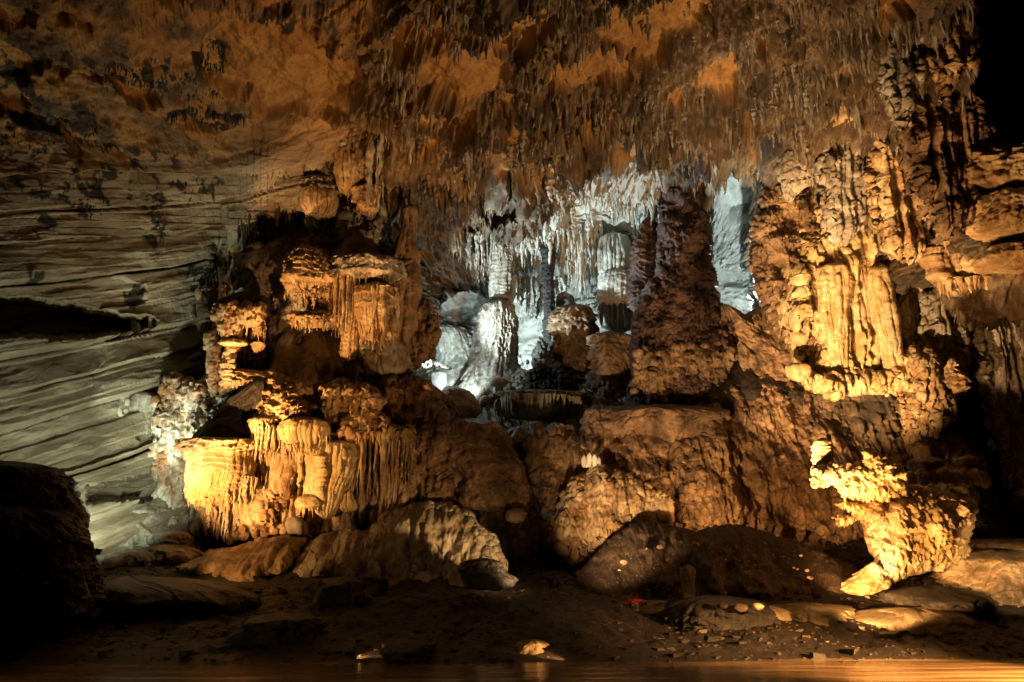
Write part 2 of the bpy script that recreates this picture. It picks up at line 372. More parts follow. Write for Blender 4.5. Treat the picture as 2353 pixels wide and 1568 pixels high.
def sdpoly(px, py, poly):
    """signed distance (inside negative) to a polygon"""
    d = np.full(px.shape, 1e9); ins = np.zeros(px.shape, bool); n = len(poly)
    for k in range(n):
        x0, y0 = poly[k]; x1, y1 = poly[(k+1) % n]; ex, ey = x1-x0, y1-y0
        t = np.clip(((px-x0)*ex+(py-y0)*ey)/(ex*ex+ey*ey), 0, 1)
        d = np.minimum(d, np.hypot(px-x0-t*ex, py-y0-t*ey))
        c = ((y0 > py) != (y1 > py)) & (px < (x1-x0)*(py-y0)/(y1-y0+1e-9)+x0); ins ^= c
    return np.where(ins, -d, d)
def cv(pts, ox, oy, k): return [(ox+k*x, oy+k*y) for x, y in pts]
def patch(name, poly, D, thick, style, m, parent=None, edge=60, rag=3., res=1.8, lean=(0, 0), back=.6, seed=None, amp=1., ctr=None):
    """a solid mass of rock with an irregular outline: front swells towards the viewer, back swells away; lean tilts it"""
    SEED[0] += 1; seed = SEED[0] if seed is None else seed
    xs0 = [p[0] for p in poly]; ys0 = [p[1] for p in poly]
    gx, gy = np.meshgrid(np.arange(min(xs0)-12, max(xs0)+13, res), np.arange(min(ys0)-12, max(ys0)+13, res))
    jx = rag*(fbm(gx/26, gy/26, seed, 2)+.6*fbm(gx/9, gy/13, seed+1, 2)); jy = rag*(fbm(gx/26, gy/26, seed+2, 2)+.6*fbm(gx/11, gy/9, seed+3, 2))
    d = sdpoly(gx+jx*2, gy+jy*2, poly); ins = d < 0
    g1, g0 = np.gradient(d, res); gl = np.hypot(g0, g1)+1e-6
    mv = np.clip(np.where(ins, 0, d), 0, 4)
    px = gx-mv*g0/gl**2*.9; py = gy-mv*g1/gl**2*.9
    t = np.clip(-d/edge, 0, 1); f = np.sqrt(np.clip(1-(1-t)**2, 0, 1))
    cx, cy_ = (min(xs0)+max(xs0))/2, (min(ys0)+max(ys0))/2
    base = D+lean[0]*(px-cx)/(max(xs0)-min(xs0))+lean[1]*(py-cy_)/(max(ys0)-min(ys0))
    big = fbm(px/70, py/70, seed+5, 3)
    Df = base-thick*f*(1+.35*big)
    Pf = at(px, py, Df); Ps = at(px, py, base-thick*f)
    n = np.cross(np.gradient(Ps, axis=1), np.gradient(Ps, axis=0)); n /= np.linalg.norm(n, axis=-1, keepdims=True)+1e-9
    n = np.where((n[..., 1] > 0)[..., None], -n, n)
    u = Pf[..., 0]; v = Pf[..., 2]-.25*Pf[..., 1]
    h = disp(u, v, style, seed)*np.clip(-d/9, 0, 1)*amp
    n = .6*n; n[..., 1] -= .4; n[..., 2] -= .2; Pf = Pf+n*h[..., None]
    Pb = at(px, py, base+thick*back*f)
    nr_, nc_ = gx.shape; idx = np.arange(nr_*nc_).reshape(nr_, nc_)
    q = gridfaces(nr_, nc_); keep = ins.ravel()[q].any(1); q = q[keep]
    bi = np.where(ins.ravel(), idx.ravel()+nr_*nc_, idx.ravel())
    V = np.concatenate([Pf.reshape(-1, 3), Pb.reshape(-1, 3)]); Fa = np.concatenate([q[:, ::-1], bi[q]])
    used = np.unique(Fa); mp = np.zeros(len(V), np.int64); mp[used] = np.arange(len(used))
    return mesh(name, V[used], mp[Fa], m, parent)
def PT(name, label, cat, D, poly, thick, style, m, group=None, **k):
    return tag(patch(name, poly, D, thick, style, M[m], **k), label, cat, group)
# ------------------------------------------------------------------ the cave shell: one continuous rock surface, wall + ceiling
def tps(P, val, X, Y, lam=.02):
    P = np.array(P, float)/1000; n = len(P)
    def U(r2): return np.where(r2 > 0, r2*np.log(r2+1e-12), 0)
    d2 = ((P[:, None]-P[None])**2).sum(-1); A = np.zeros((n+3, n+3)); A[:n, :n] = U(d2)+lam*np.eye(n)
    A[:n, n] = 1; A[:n, n+1:] = P; A[n, :n] = 1; A[n+1:, :n] = P.T
    wt = np.linalg.solve(A, np.concatenate([val, [0, 0, 0]]))
    X = X/1000; Y = Y/1000; o = wt[n]+wt[n+1]*X+wt[n+2]*Y
    for k in range(n): o = o+wt[k]*U((X-P[k, 0])**2+(Y-P[k, 1])**2)
    return o
CP = [(-300,-200,25),(600,-250,27),(1500,-250,26),(2600,-250,26),
 (-300,100,28),(0,0,28.5),(300,0,30),(600,0,31),(1000,0,29.5),(1500,0,29.5),(2000,0,30),(2300,0,31),(2650,100,31),
 (0,300,32),(300,300,35),(600,300,38),(900,280,37.5),(1200,250,35.5),(1500,250,35.5),(1800,250,35),(2100,250,35),(2350,300,34),
 (0,600,34),(300,600,38),(560,600,41.5),(740,600,42.5),(-300,600,31),(-300,1000,31),
 (0,900,34),(300,900,38),(500,900,41),(0,1200,33),(300,1200,37),(600,1250,38.5),(100,1400,32),
 (760,450,40.5),(930,450,41),(1200,430,40),(1500,390,41),(1720,385,41.5),
 (1000,600,49),(1100,560,49),(1300,480,47),(1450,480,47.5),(1450,650,54),(1100,750,54),(1300,800,56),(1000,850,52),(1200,900,54),
 (1850,400,40),(2050,400,37.5),(2350,450,34.5),(2000,600,39.8),(2300,620,35.5),(2000,850,40),(2300,900,40),(2350,1200,39),(2650,800,36),(2650,1300,38),
 (1700,700,47),(1620,860,44),(1300,960,43.5),(1300,1100,41),(1050,1050,41.5),(1100,1180,39.5),(1800,1000,41),(1700,1150,40),(1000,1300,38),(1500,1290,38.5),(2000,1290,38),
 (500,1100,39.5),(700,1100,39.5),(900,1100,39.5),(700,900,40.5),(850,800,41.5),(600,800,41)]
SX = np.arange(-330, 2700, 2.0); SY = np.arange(-260, 1330, 2.0)
GX, GY = np.meshgrid(SX, SY)
lowx, lowy = np.meshgrid(np.arange(-340, 2740, 20.), np.arange(-280, 1360, 20.))
LD = tps([(a, b) for a, b, _ in CP], np.array([c for *_, c in CP], float), lowx, lowy)
def upsamp(G, X, Y):
    fx = (X+340)/20; fy = (Y+280)/20; i = np.clip(fx.astype(int), 0, G.shape[1]-2); j = np.clip(fy.astype(int), 0, G.shape[0]-2)
    u = fx-i; v = fy-j
    return (G[j, i]*(1-u)+G[j, i+1]*u)*(1-v)+(G[j+1, i]*(1-u)+G[j+1, i+1]*u)*v
D0 = upsamp(LD, GX, GY)
wx = GX+9*fbm(GX/60, GY/60, 900, 4)+5*fbm(GX/14, GY/14, 901, 3); wy = GY+9*fbm(GX/60, GY/60, 902, 4)+5*fbm(GX/14, GY/14, 903, 3)
def pm(poly, soft):                       # soft polygon mask with a ragged edge
    x0 = min(p[0] for p in poly)-soft-60; x1 = max(p[0] for p in poly)+soft+60; y0 = min(p[1] for p in poly)-soft-60; y1 = max(p[1] for p in poly)+soft+60
    j0, j1 = np.searchsorted(SY, [y0, y1]); i0, i1 = np.searchsorted(SX, [x0, x1])
    o = np.zeros_like(GX); sl = (slice(j0, j1), slice(i0, i1))
    o[sl] = 1-ss(-soft, soft, sdpoly(wx[sl], wy[sl], poly)); return o
def em(cx, cy_, rx, ry, soft=.14, ang=0):
    a = R(ang); X = (wx-cx)*math.cos(a)+(wy-cy_)*math.sin(a); Y = -(wx-cx)*math.sin(a)+(wy-cy_)*math.cos(a)
    return 1-ss(1-soft, 1+soft, np.hypot(X/(rx*1.22), Y/(ry*1.22)))
mx = np.maximum
# depth steps: (polygon, metres deeper, softness)
for poly, dd, soft in [
  ([(1640,396),(1752,396),(1735,470),(1722,560),(1732,680),(1755,760),(1640,760)], 13, 5),      # second opening
  ([(1640,300),(1700,286),(1745,318),(1752,400),(1640,400)], 1.6, 12),                         # niche above it
  ([(2232,-300),(2228,60),(2238,200),(2262,262),(2305,300),(2345,330),(2450,345),(2750,330),(2750,-300)], 15, 6),  # dark void, upper right
  ([(-330,700),(0,708),(120,722),(230,748),(300,758),(304,770),(240,788),(100,798),(0,800),(-330,812)], 3.4, 13),   # deep slot, left
  ([(160,1160),(350,1110),(360,1150),(320,1185),(150,1210)], 2.4, 8),
  ([(700,560),(740,430),(930,470),(955,600),(930,700),(700,690)], 3, 20),                        # shade behind the hanging bells
  ([(2085,690),(2130,640),(2200,690),(2310,690),(2353,640),(2700,620),(2700,1300),(2230,1300),(2190,900),(2095,810)], 3.5, 9), # right recess
  ([(1104,386),(1180,386),(1185,470),(1120,480),(1098,440)], 2.2, 8),
  ([(1060,540),(1110,520),(1190,525),(1180,560),(1110,575)], 1.6, 9),
  ([(1000,690),(1010,660),(1090,650),(1130,690),(1100,720),(1010,735)], -1.5, 7)]:
    D0 = D0+dd*pm(poly, soft)
P0 = at(GX, GY, D0)
# base normal from a smoothed depth
Ds = upsamp(LD, GX, GY); Q = at(GX, GY, Ds); tx = np.gradient(Q, axis=1); ty = np.gradient(Q, axis=0)
NR = np.cross(tx, ty); NR /= np.linalg.norm(NR, axis=-1, keepdims=True)+1e-9
if NR[300, 600, 1] > 0: NR = -NR
U = P0[..., 0]+.25*P0[..., 1]; V_ = P0[..., 2]-.45*P0[..., 1]       # v runs down the wall and back along the ceiling
# zones ---------------------------------------------------------------
bare = np.zeros_like(GX)
for e in [(1065,150,92,56),(1110,118,40,30),(1325,150,55,42),(1420,62,60,30),(705,180,105,58),(1180,372,62,20),(1690,335,52,50),(1205,30,62,28),(1020,262,62,30,),(1480,95,45,35),
          (660,300,130,42),(480,420,130,45),(560,120,80,60),(1250,190,22,26),(1440,350,30,26),(1000,40,40,30),(1500,30,80,40),(640,75,70,40)]:
    bare = mx(bare, em(*e))
LEFT = 1-ss(-60, 60, GX-(900-GY*.35)+60*gn(GX/120, GY/120, 77))      # left of the dripstone
LEFT *= 1-ss(0, 60, GX-860)
LEFT *= 1-ss(440, 520, GX)*ss(520, 600, GY)
strata = LEFT*ss(330, 470, GY+.15*GX+40*gn(GX/90, GY/90, 78))
chamber = mx(pm([(985,690),(1060,640),(1130,600),(1235,500),(1330,400),(1400,375),(1520,385),(1520,960),(930,960),(930,830),(985,760)], 14), pm([(1635,300),(1765,380),(1760,780),(1600,780)], 12))
chw = mx(mx(em(1455,495,70,40), em(1255,790,60,60)), mx(em(1350,480,50,30), em(1700,430,40,30)))   # smooth white rock
chw = mx(chw, em(1060,685,60,34))
mott = LEFT*(1-strata)
cav = np.clip(1-LEFT-chamber, 0, 1)
holes = np.zeros_like(GX)
for e in [(1705,482,17,12),(1060+60,535,55,18),(1245,622,24,12),(845,120,26,9),(1695,640,30,16)]: holes = mx(holes, em(*e, .3))
US, VS = U/.62, V_/.62; ZS = P0[..., 2]/.62
# displacement ----------------------------------------------------------
h = np.zeros_like(GX); Un = U; Vn = V_
# bedding planes of the left wall
b = P0[..., 2]-(0.271)*P0[..., 0]-(0.290)*P0[..., 1]+.30*fbm(U/9, V_/9, 31, 2)
def beds(b, L, s, sharp=.93):
    vv = b/L+.35*np.sin(b/L*1.7+s); r = np.floor(vv).astype(np.int64); t = vv-r
    off = H(r, r*0, s)
    return off*1.0+.35*(1-t), ss(.0, .035, t)*ss(1., .975, t)
hb, cr = beds(b+.08*fbm(U/2, V_/2, 6), 2.0, 3, .97); hb2, cr2 = beds(b+.03*fbm(U, V_, 5), .55, 8)
cm = ss(-.4, .05, gn(U/2.6, b/1.1, 44))
h_str = 1.35*hb-.55*(1-cr)*cm+.11*hb2-.05*(1-cr2)*ss(.05, .2, gn(U/2.5, b/.8, 45))+.05*fbm(U/1.2, V_/.8, 21, 5)+.25*fbm(U/5, V_/4, 23, 2)+.22*ridge(U/4, V_/3, 25, 2)*ss(0, .3, gn(U/4, V_/3, 29))+.02*ridge(U/.5, V_/.3, 26, 3)+.10*ridge(U/1.3, b/.45, 28, 3)*ss(-.1, .3, gn(U/2, b, 27))
bw = b+.10*fbm(U/1.5, V_/1.5, 170, 3); rb = np.floor(bw/1.7).astype(np.int64); ub = np.floor((U+2.2*fbm(U/3.5, bw/2.2, 171, 4))/4.5+5*H(rb, rb*0, 172)).astype(np.int64)
h_str = h_str+.38*H(rb, ub, 173)+.08*np.floor(3*H(rb*3+np.floor(bw/.57).astype(np.int64), rb, 174))*ss(0, .25, gn(U/3, V_/3, 175))
h_mot = .72*(1.0*hb-.15*(1-cr)*cm+.34*ridge(US/2.0, VS/1.3, 50, 4)+.30*fbm(US/.8, VS/.7, 51, 5)+.5*fbm(US/4, VS/3, 52, 3)+.16*dripf(US, ZS, .22, .7, 53)*ss(-.1, .2, gn(US/2, VS/1.4, 54)))
cl = ss(-.3, .2, gn(U/1.8, V_/1.3, 66)); h_cav = .72*(1.3*fbm(US/3.5, VS/2.2, 60, 4)+1.0*tierf(US, VS, 2.6, 5, 64)+.45*tierf(US, VS, .9, 2.2, 65)+.5*dripf(US, VS, .8, 1.9, 61)*cl+.22*dripf(US, VS, .34, .8, 62)+.42*ridge(US/.9, VS/.9, 67, 4)+.14*fbm(US/.25, VS/.3, 63, 3))
h_bare = -.5+.55*ridge(U/2.2+.3*V_, V_/1.6, 70, 4)+.25*fbm(U/1.2, V_/1, 71, 4)
h_cham = .72*(1.1*fbm(US/3, VS/3, 80, 4)+.7*tierf(US, VS, 2.2, 4, 84)+.7*dripf(US, VS, .7, 2., 81)+.4*dripf(US, VS, .3, .9, 82)+.14*fbm(US/.3, VS/.4, 83, 3))
h_white = .35*ridge(U/2.2, V_/1.4, 90, 3)+.12*fbm(U/.7, V_/.6, 91, 4)
right = ss(1780, 1860, GX)*ss(200, 330, GY-(2000-GX)*.15)
rug = mx(right, ss(2080, 2140, GX)*ss(0, 200, GY+100))
h_rug = .72*(1.5*lumpf(US, ZS, 2.1, 2.3, 95)+.85*lumpf(US, ZS, .9, 1.1, 96)+.5*dripf(US, ZS, .45, 1.5, 97)+.25*ridge(US/.8, ZS/.7, 92, 3)+.14*tierf(US, ZS, .4, .8, 99)+.12*fbm(US/.3, VS/.3, 98, 4)+.5*fbm(US/2.6, ZS/3, 94, 3))
flt = ss(1820, 1900, GX)*(1-ss(240, 330, GY))*(1-ss(2100, 2300, GX)*0)
h_flt = .72*(.8*flutef(US, VS, .9, 88)+.8*dripf(US, VS, 1.1, 4.2, 89)+.3*dripf(US, VS, .5, 1.8, 93)+.9*fbm(US/4, VS/4, 59, 3)+.2*dripf(US, VS, .3, .7, 87)+.1*fbm(US/.3, VS/.4, 86, 3))
bare = mx(bare, ss(.18, .24, fbm(U/2.6, V_/1.9, 150, 4)))
w_b = bare*np.clip(1-strata-chamber, 0, 1)*(1-ss(1750, 1850, GX)*ss(150, 200, GY))*(1-ss(860, 900, GY))
low = ss(870, 930, GY+10*gn(GX/40, GY/40, 130))*ss(980, 1040, GX)
grp = ss(440, 520, GX+.35*(GY-900)*0)*(1-ss(900, 1000, GX))*ss(520, 600, GY+20*gn(GX/50, GY/50, 131))
Z_ = P0[..., 2]
h_low = .72*(.6*lumpf(US, ZS, 2.2, 4.2, 132)+.6*ridge(US/2, ZS/7, 138)+.6*dripf(US, ZS, 1.0, 3.4, 133)+.4*dripf(US, ZS, .45, 1.4, 134)+.25*ridge(US/.6, ZS/2, 135)+.1*fbm(US/.2, ZS/.25, 136, 3)+.9*fbm(US/3, ZS/3, 137, 3))
h_grp = .72*(.6*flutef(US, ZS, .9, 140)+.6*dripf(US, ZS, .6, 2.6, 141)+.3*dripf(US, ZS, .28, 1.0, 142)+.1*fbm(US/.2, ZS/.25, 143, 3)+.7*fbm(US/3, ZS/4, 144, 3))
h = strata*h_str+mott*(1-w_b)*h_mot+cav*(1-w_b)*((1-rug)*((1-flt)*h_cav+flt*h_flt)+rug*h_rug)+(cav+mott)*w_b*h_bare+chamber*((1-chw)*h_cham+chw*h_white)
low = low*(1-rug*ss(2150, 2200, GX)); h = h*(1-low)*(1-grp)+low*h_low+grp*(1-low)*h_grp
h = h+.6*fbm(U/4.5, V_/3.5, 160, 3)*(1-strata)-1.3*holes
NR2 = NR.copy(); NR2[..., 2] -= .25*(cav+chamber)*(1-w_b); 
SP = P0+NR2*h[..., None]
# rock colour zones (real differences of rock, not of light)
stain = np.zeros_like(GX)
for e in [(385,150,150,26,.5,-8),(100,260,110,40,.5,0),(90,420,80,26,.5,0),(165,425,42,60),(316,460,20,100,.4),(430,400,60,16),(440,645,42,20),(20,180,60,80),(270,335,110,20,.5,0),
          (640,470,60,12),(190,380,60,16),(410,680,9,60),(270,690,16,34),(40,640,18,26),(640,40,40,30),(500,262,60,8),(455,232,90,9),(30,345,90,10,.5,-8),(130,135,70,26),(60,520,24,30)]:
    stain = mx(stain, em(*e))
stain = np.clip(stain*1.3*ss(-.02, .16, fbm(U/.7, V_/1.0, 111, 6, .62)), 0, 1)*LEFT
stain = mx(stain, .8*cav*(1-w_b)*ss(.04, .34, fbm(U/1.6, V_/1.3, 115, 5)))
nr, ncol = GX.shape
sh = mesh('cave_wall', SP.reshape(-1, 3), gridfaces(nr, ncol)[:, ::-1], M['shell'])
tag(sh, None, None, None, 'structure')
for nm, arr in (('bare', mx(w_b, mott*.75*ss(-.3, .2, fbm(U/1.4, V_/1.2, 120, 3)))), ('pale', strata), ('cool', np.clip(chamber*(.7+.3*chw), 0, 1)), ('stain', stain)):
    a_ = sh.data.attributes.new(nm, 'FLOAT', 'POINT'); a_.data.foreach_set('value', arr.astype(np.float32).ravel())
def onshell(px, py):
    i = np.clip(np.rint((np.asarray(px)-SX[0])/2.0).astype(int), 0, ncol-1); j = np.clip(np.rint((np.asarray(py)-SY[0])/2.0).astype(int), 0, nr-1)
    return SP[j, i]
def zone(arr, px, py):
    i = np.clip(np.rint((np.asarray(px)-SX[0])/2.0).astype(int), 0, ncol-1); j = np.clip(np.rint((np.asarray(py)-SY[0])/2.0).astype(int), 0, nr-1)
    return arr[j, i]
# ------------------------------------------------------------------ cave floor and pool
FP = [(-400,1568,20,-.6),(500,1568,20,-.6),(1200,1568,20,-.6),(2000,1568,20,-.6),(2700,1568,20,-.6)]
def floor_pts():
    out = [(x, 8, -.8) for x in (-25, -10, 0, 10, 25)]+[(x, 20, -.5) for x in (-25, -10, 0, 10, 25)]
    for px, py, Y in [(0,1532,24),(600,1531,24.2),(1176,1528,24.3),(1800,1512,25.2),(2300,1494,26.4),
                      (0,1440,27),(600,1440,27),(1176,1455,27),(1800,1450,28),(2300,1440,28.5),
                      (0,1360,30),(600,1350,31),(1176,1370,31),(1700,1400,30),(1950,1420,29.3),(2300,1400,30),
                      (300,1300,34),(700,1290,35),(1100,1330,34),(1500,1300,36),(2000,1310,34.5),(2300,1300,33),
                      (0,1250,36),(700,1220,40),(1150,1240,40),(1500,1220,42),(2250,1242,37),(2353,1238,37),
                      (950,1000,46),(1150,960,47),(1000,900,49),(1200,880,53),(1500,900,52),(1700,800,50)]:
        p = at(px, py, Y); out.append(tuple(p))
    out += [(-25,45,5),(25,45,4.5),(-25,62,9),(0,64,10),(25,62,9)]
    return np.array(out)
fpt = floor_pts()
def floor_z(x, y):
    s = tps(fpt[:, :2]*20, fpt[:, 2], np.asarray(x, float)*20, np.asarray(y, float)*20, .01)
    n = .30*fbm(x/3.1, y/3.1, 201, 4)+.16*ridge(x/1.3, y/1.3, 202, 4)+.05*fbm(x/.3, y/.3, 203, 3)
    return s+n*ss(23.5, 27, y)*.85
xs = np.arange(-27, 27, .055); ys_ = np.concatenate([np.arange(4, 23, .4), np.arange(23, 42, .06), np.arange(42, 64, .25)])
FX, FY = np.meshgrid(xs, ys_); 
lx, ly = np.meshgrid(np.arange(-28, 28.5, .5), np.arange(3, 66, .5))
lz = tps(fpt[:, :2]*20, fpt[:, 2], lx*20, ly*20, .01)
def bil(x, y):
    fx = (x+28)/.5; fy = (y-3)/.5; i = np.clip(fx.astype(int), 0, lz.shape[1]-2); j = np.clip(fy.astype(int), 0, lz.shape[0]-2); u = fx-i; v = fy-j
    return (lz[j, i]*(1-u)+lz[j, i+1]*u)*(1-v)+(lz[j+1, i]*(1-u)+lz[j+1, i+1]*u)*v
def fz(x, y):
    x = np.asarray(x, float); y = np.asarray(y, float)
    n = .30*fbm(x/3.1, y/3.1, 201, 4)+.16*ridge(x/1.3, y/1.3, 202, 4)+.05*fbm(x/.3, y/.3, 203, 3)
    return bil(x, y)+n*ss(23.8, 27, y)*.85
FZ = fz(FX, FY)
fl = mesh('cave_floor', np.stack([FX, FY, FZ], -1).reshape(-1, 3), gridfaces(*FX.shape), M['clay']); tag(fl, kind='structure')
def onfloor(px, py, Y0=24, Y1=60):
    """where the sight line through (px,py) meets the floor"""
    Y = np.linspace(Y0, Y1, 400); p = at(px, py, Y); z = fz(p[:, 0], p[:, 1]); k = np.argmax(z > p[:, 2]); return p[k], Y[k]
# pool: murky, still, faintly rippled
wm = bpy.data.materials.new('murky_water'); wm.use_nodes = True; nt = wm.node_tree; p = nt.nodes['Principled BSDF']
p.inputs['Base Color'].default_value = (.20, .125, .06, 1); p.inputs['Roughness'].default_value = .16; p.inputs['IOR'].default_value = 1.33
g = nt.nodes.new('ShaderNodeNewGeometry'); mp = nt.nodes.new('ShaderNodeMapping'); mp.inputs['Scale'].default_value = (.25, 1.6, 1); mp.inputs['Rotation'].default_value = (0, 0, R(-14))
nz = nt.nodes.new('ShaderNodeTexNoise'); nz.inputs['Scale'].default_value = 1.3; nz.inputs['Detail'].default_value = 4
bp = nt.nodes.new('ShaderNodeBump'); bp.inputs['Strength'].default_value = .35; bp.inputs['Distance'].default_value = .1
mr = nt.nodes.new('ShaderNodeMix'); mr.data_type = 'RGBA'; mr.inputs[6].default_value = (.10, .06, .028, 1); mr.inputs[7].default_value = (.30, .19, .09, 1)
L = nt.links.new; L(g.outputs['Position'], mp.inputs[0]); L(mp.outputs[0], nz.inputs['Vector']); L(nz.outputs[0], bp.inputs['Height']); L(bp.outputs[0], p.inputs['Normal'])
r_ = nt.nodes.new('ShaderNodeMapRange'); r_.inputs[1].default_value = .4; r_.inputs[2].default_value = .62; L(nz.outputs[0], r_.inputs[0]); L(r_.outputs[0], mr.inputs[0]); L(mr.outputs[2], p.inputs['Base Color'])
wy_ = np.array([4, 30.]); WX, WY = np.meshgrid(np.linspace(-27, 27, 20), np.linspace(4, 30, 20))
wt = mesh('water', np.stack([WX, WY, 0*WX], -1).reshape(-1, 3), gridfaces(20, 20), wm); tag(wt, kind='structure')
def LT(name,label,cat,D,rings,style,m,**k): return F(name,label,cat,D,rings,style,m,**k)
# ================================================================== left group: hanging bells, draperies, tiers
T('hanging_bell', 'small fluted bell of calcite hanging alone below the ceiling, left of the longest drapery', 'dripstone', 38.5, 'hanging draperies of the left group', (
  ('dome', '402:722,738 412:706,760 428:696,770 442:692,773 452:692,772', S_PAG, 'grey', .9, .15),
  ('drapery', '432:698,768 446:692,773 465:692,773 485:697,770 497:706,762 506:716,748', B_(17), 'calcite', .9)),
  fr=((500,704,758,16,8,2.2,'calcite'), (508,703,713,3,16,3.4,'cream')))
T('long_drapery', 'longest pale fluted drapery, tapering to a point right of the small hanging bell', 'dripstone', 38.2, 'hanging draperies of the left group', (
  ('crown', '296:806,850 318:790,852 340:780,846 356:780,842', S_DRIP, 'grey', .8, .2),
  ('drapery', '338:782,840 352:777,838 390:775,838 420:778,832 440:783,818 450:788,800', B_(11, .7), 'calcite', .8)),
  fr=((440,782,820,10,12,2.6,'calcite'),))
F('curtain', 'grey ridged curtain high on the left group, above the longest drapery', 'dripstone', 37.6, '215:812,858 232:804,852 262:800,850 285:806,846 296:818,836', B_(9, .7), 'grey', group='hanging draperies of the left group')
F('curtain', 'narrow tapering ribbon of flowstone high up, right of the grey ridged curtain', 'dripstone', 37.0, '120:848,868 150:850,872 190:852,876 222:862,880 244:872,880', [('flute', .22, .14), ('fbm', 1, .12)], 'grey', group='hanging draperies of the left group')
T('dripping_stalactite', 'brown stalactite cluster ending in one thin tip, hanging over a slender stalagmite', 'dripstone', 38.2, 'hanging draperies of the left group', (
  ('crown', '425:806,868 445:818,866 470:820,864 486:822,860 494:824,846', S_DRIP, 'calcite', .8),),
  fr=((484,822,862,16,22,3,'calcite'), (492,825,833,3,22,3.5,'cream')))
T('stalagmite', 'slender grey stalagmite standing on a knobbly cone, just under the dripping stalactite', 'stalagmite', 39, None, (
  ('tip', '506:827,831 520:825,834 534:822,840', S_PAG, 'cream', .9, -.1),
  ('cone', '526:818,842 545:796,856 570:790,868 600:782,880 625:774,890', S_SMOOTH, 'grey', .9)))
F('curtain', 'pale blue-grey blade of rock hanging in the shade right of the dripping stalactite', 'dripstone', 39.5, '400:936,942 430:930,943 480:922,942 515:918,938 528:924,936', [('flute', .3, .12), ('fbm', .8, .1)], 'white')
F('curtain', 'dim brown tapered curtain hanging between the left group and the back cave', 'dripstone', 40, '430:880,926 470:880,918 500:884,906 512:890,902', S_FLUTE, 'brown')
T('beehive_dripstone', 'beehive-shaped knobbly dripstone with a toothed lower rim, at the left edge of the tall block', 'dripstone', 37, None, (
  ('dome', '563:700,712 580:686,738 605:670,756 632:660,764 650:658,766 662:660,764', S_CORAL, 'calcite', .9),
  ('rim', '646:662,762 660:660,758 672:666,752 682:676,738', B_(26, .7), 'calcite', .85, -.05)),
  fr=((664,662,760,30,22,4.5,'calcite'), (676,672,745,16,16,4,'cream')))
T('tiered_block', 'tall bright block of stacked organ-pipe draperies, the tallest part of the left group', 'dripstone', 37.6, None, (
  ('cap', '588:800,880 604:776,912 622:760,922 640:752,924 652:756,920', S_DRIP, 'grey', .9, .2),
  ('left_drapery', '630:744,800 660:742,806 700:746,806 735:766,804 758:782,800 768:789,797', B_(9, .75), 'calcite', .8, -.25),
  ('centre_pipe', '634:794,820 680:796,822 730:792,820 780:786,818 830:780,816', B_(6, .7, ('tier', .35, .6, .2)), 'calcite', .9, -.45),
  ('right_drapery', '650:838,896 666:822,908 700:820,912 740:822,912 768:828,912 786:836,904', B_(15, .7, ('tier', .9, 1.6, .3)), 'calcite', .9, -.2),
  ('pedestal', '780:826,924 810:816,930 840:812,936 872:810,942', B_(13, .8), 'grey', .8, .5)),
  fr=((770,822,912,40,24,3.6,'calcite',-.2), (640,780,905,26,26,3.5,'calcite',-.1), (742,752,800,12,20,3.2,'calcite',-.2)))
F('column', 'dim brown column at the right flank of the tall block', 'column', 38.6, '470:930,952 540:924,950 592:912,952 660:910,955 720:906,952 780:900,948 815:908,940', S_FLUTE, 'brown')
T('stubby_dripstone', 'onion-shaped stub lit amber under the foot of the tall block', 'dripstone', 37.2, None, (
  ('bulb', '803:850,858 812:841,866 824:839,869 836:843,866 846:848,862', S_BELL, 'calcite', .9),))
T('shelf_dripstone', 'small bright shelf fringed with teeth, alone in the dark below the beehive', 'dripstone', 37, None, (
  ('shelf', '712:700,744 720:676,760 730:670,762 742:672,758 752:680,744', S_CORAL, 'calcite', .6),),
  fr=((738,672,760,34,20,4,'calcite'),))
for (x, y, r) in ((742,692,12),(744,700,10),(738,680,9)):
    F('knob', 'small stack of pale knobs between the beehive and the tall block, %s' % {692:'middle one',700:'lowest one',680:'top one'}[y], 'dripstone', 37, f'{y-7}:{x-r*.6},{x+r*.6} {y}:{x-r},{x+r} {y+6}:{x-r*.7},{x+r*.7}', S_SMOOTH, 'calcite', group='knobs beside the beehive')
# ---- tower on the left
T('hanging_knot', 'small toothed knot of stone hanging free in the shade right of the draped tower', 'dripstone', 36.6, None, (
  ('knot', '782:586,602 790:583,606 800:584,602 808:588,598', S_CORAL, 'calcite', .8),), fr=((802,585,600,7,14,3,'calcite'),))
T('orange_shelf', 'ragged orange shelf joining the foot of the draped tower to the tiered mound', 'dripstone', 36.4, None, (
  ('shelf', '846:524,560 856:516,606 868:512,632 880:512,634 894:518,622 904:530,604', S_CORAL, 'calcite', .5),), fr=((884,516,630,36,18,4,'calcite'),))
T('small_shelf', 'little bright shelf sticking out halfway up the draped tower', 'dripstone', 36.0, None, (
  ('shelf', '777:526,548 783:518,560 790:516,563 797:522,556', S_CORAL, 'cream', .6),), fr=((788,518,560,14,10,3,'calcite'),))
F('slope', 'dark rounded shoulder of rock behind the group, between the draped tower and the tall block', 'rock', 39.6, '740:700,760 780:660,800 820:630,830 860:610,850 900:600,860 960:590,880', S_SMOOTH, 'grey')
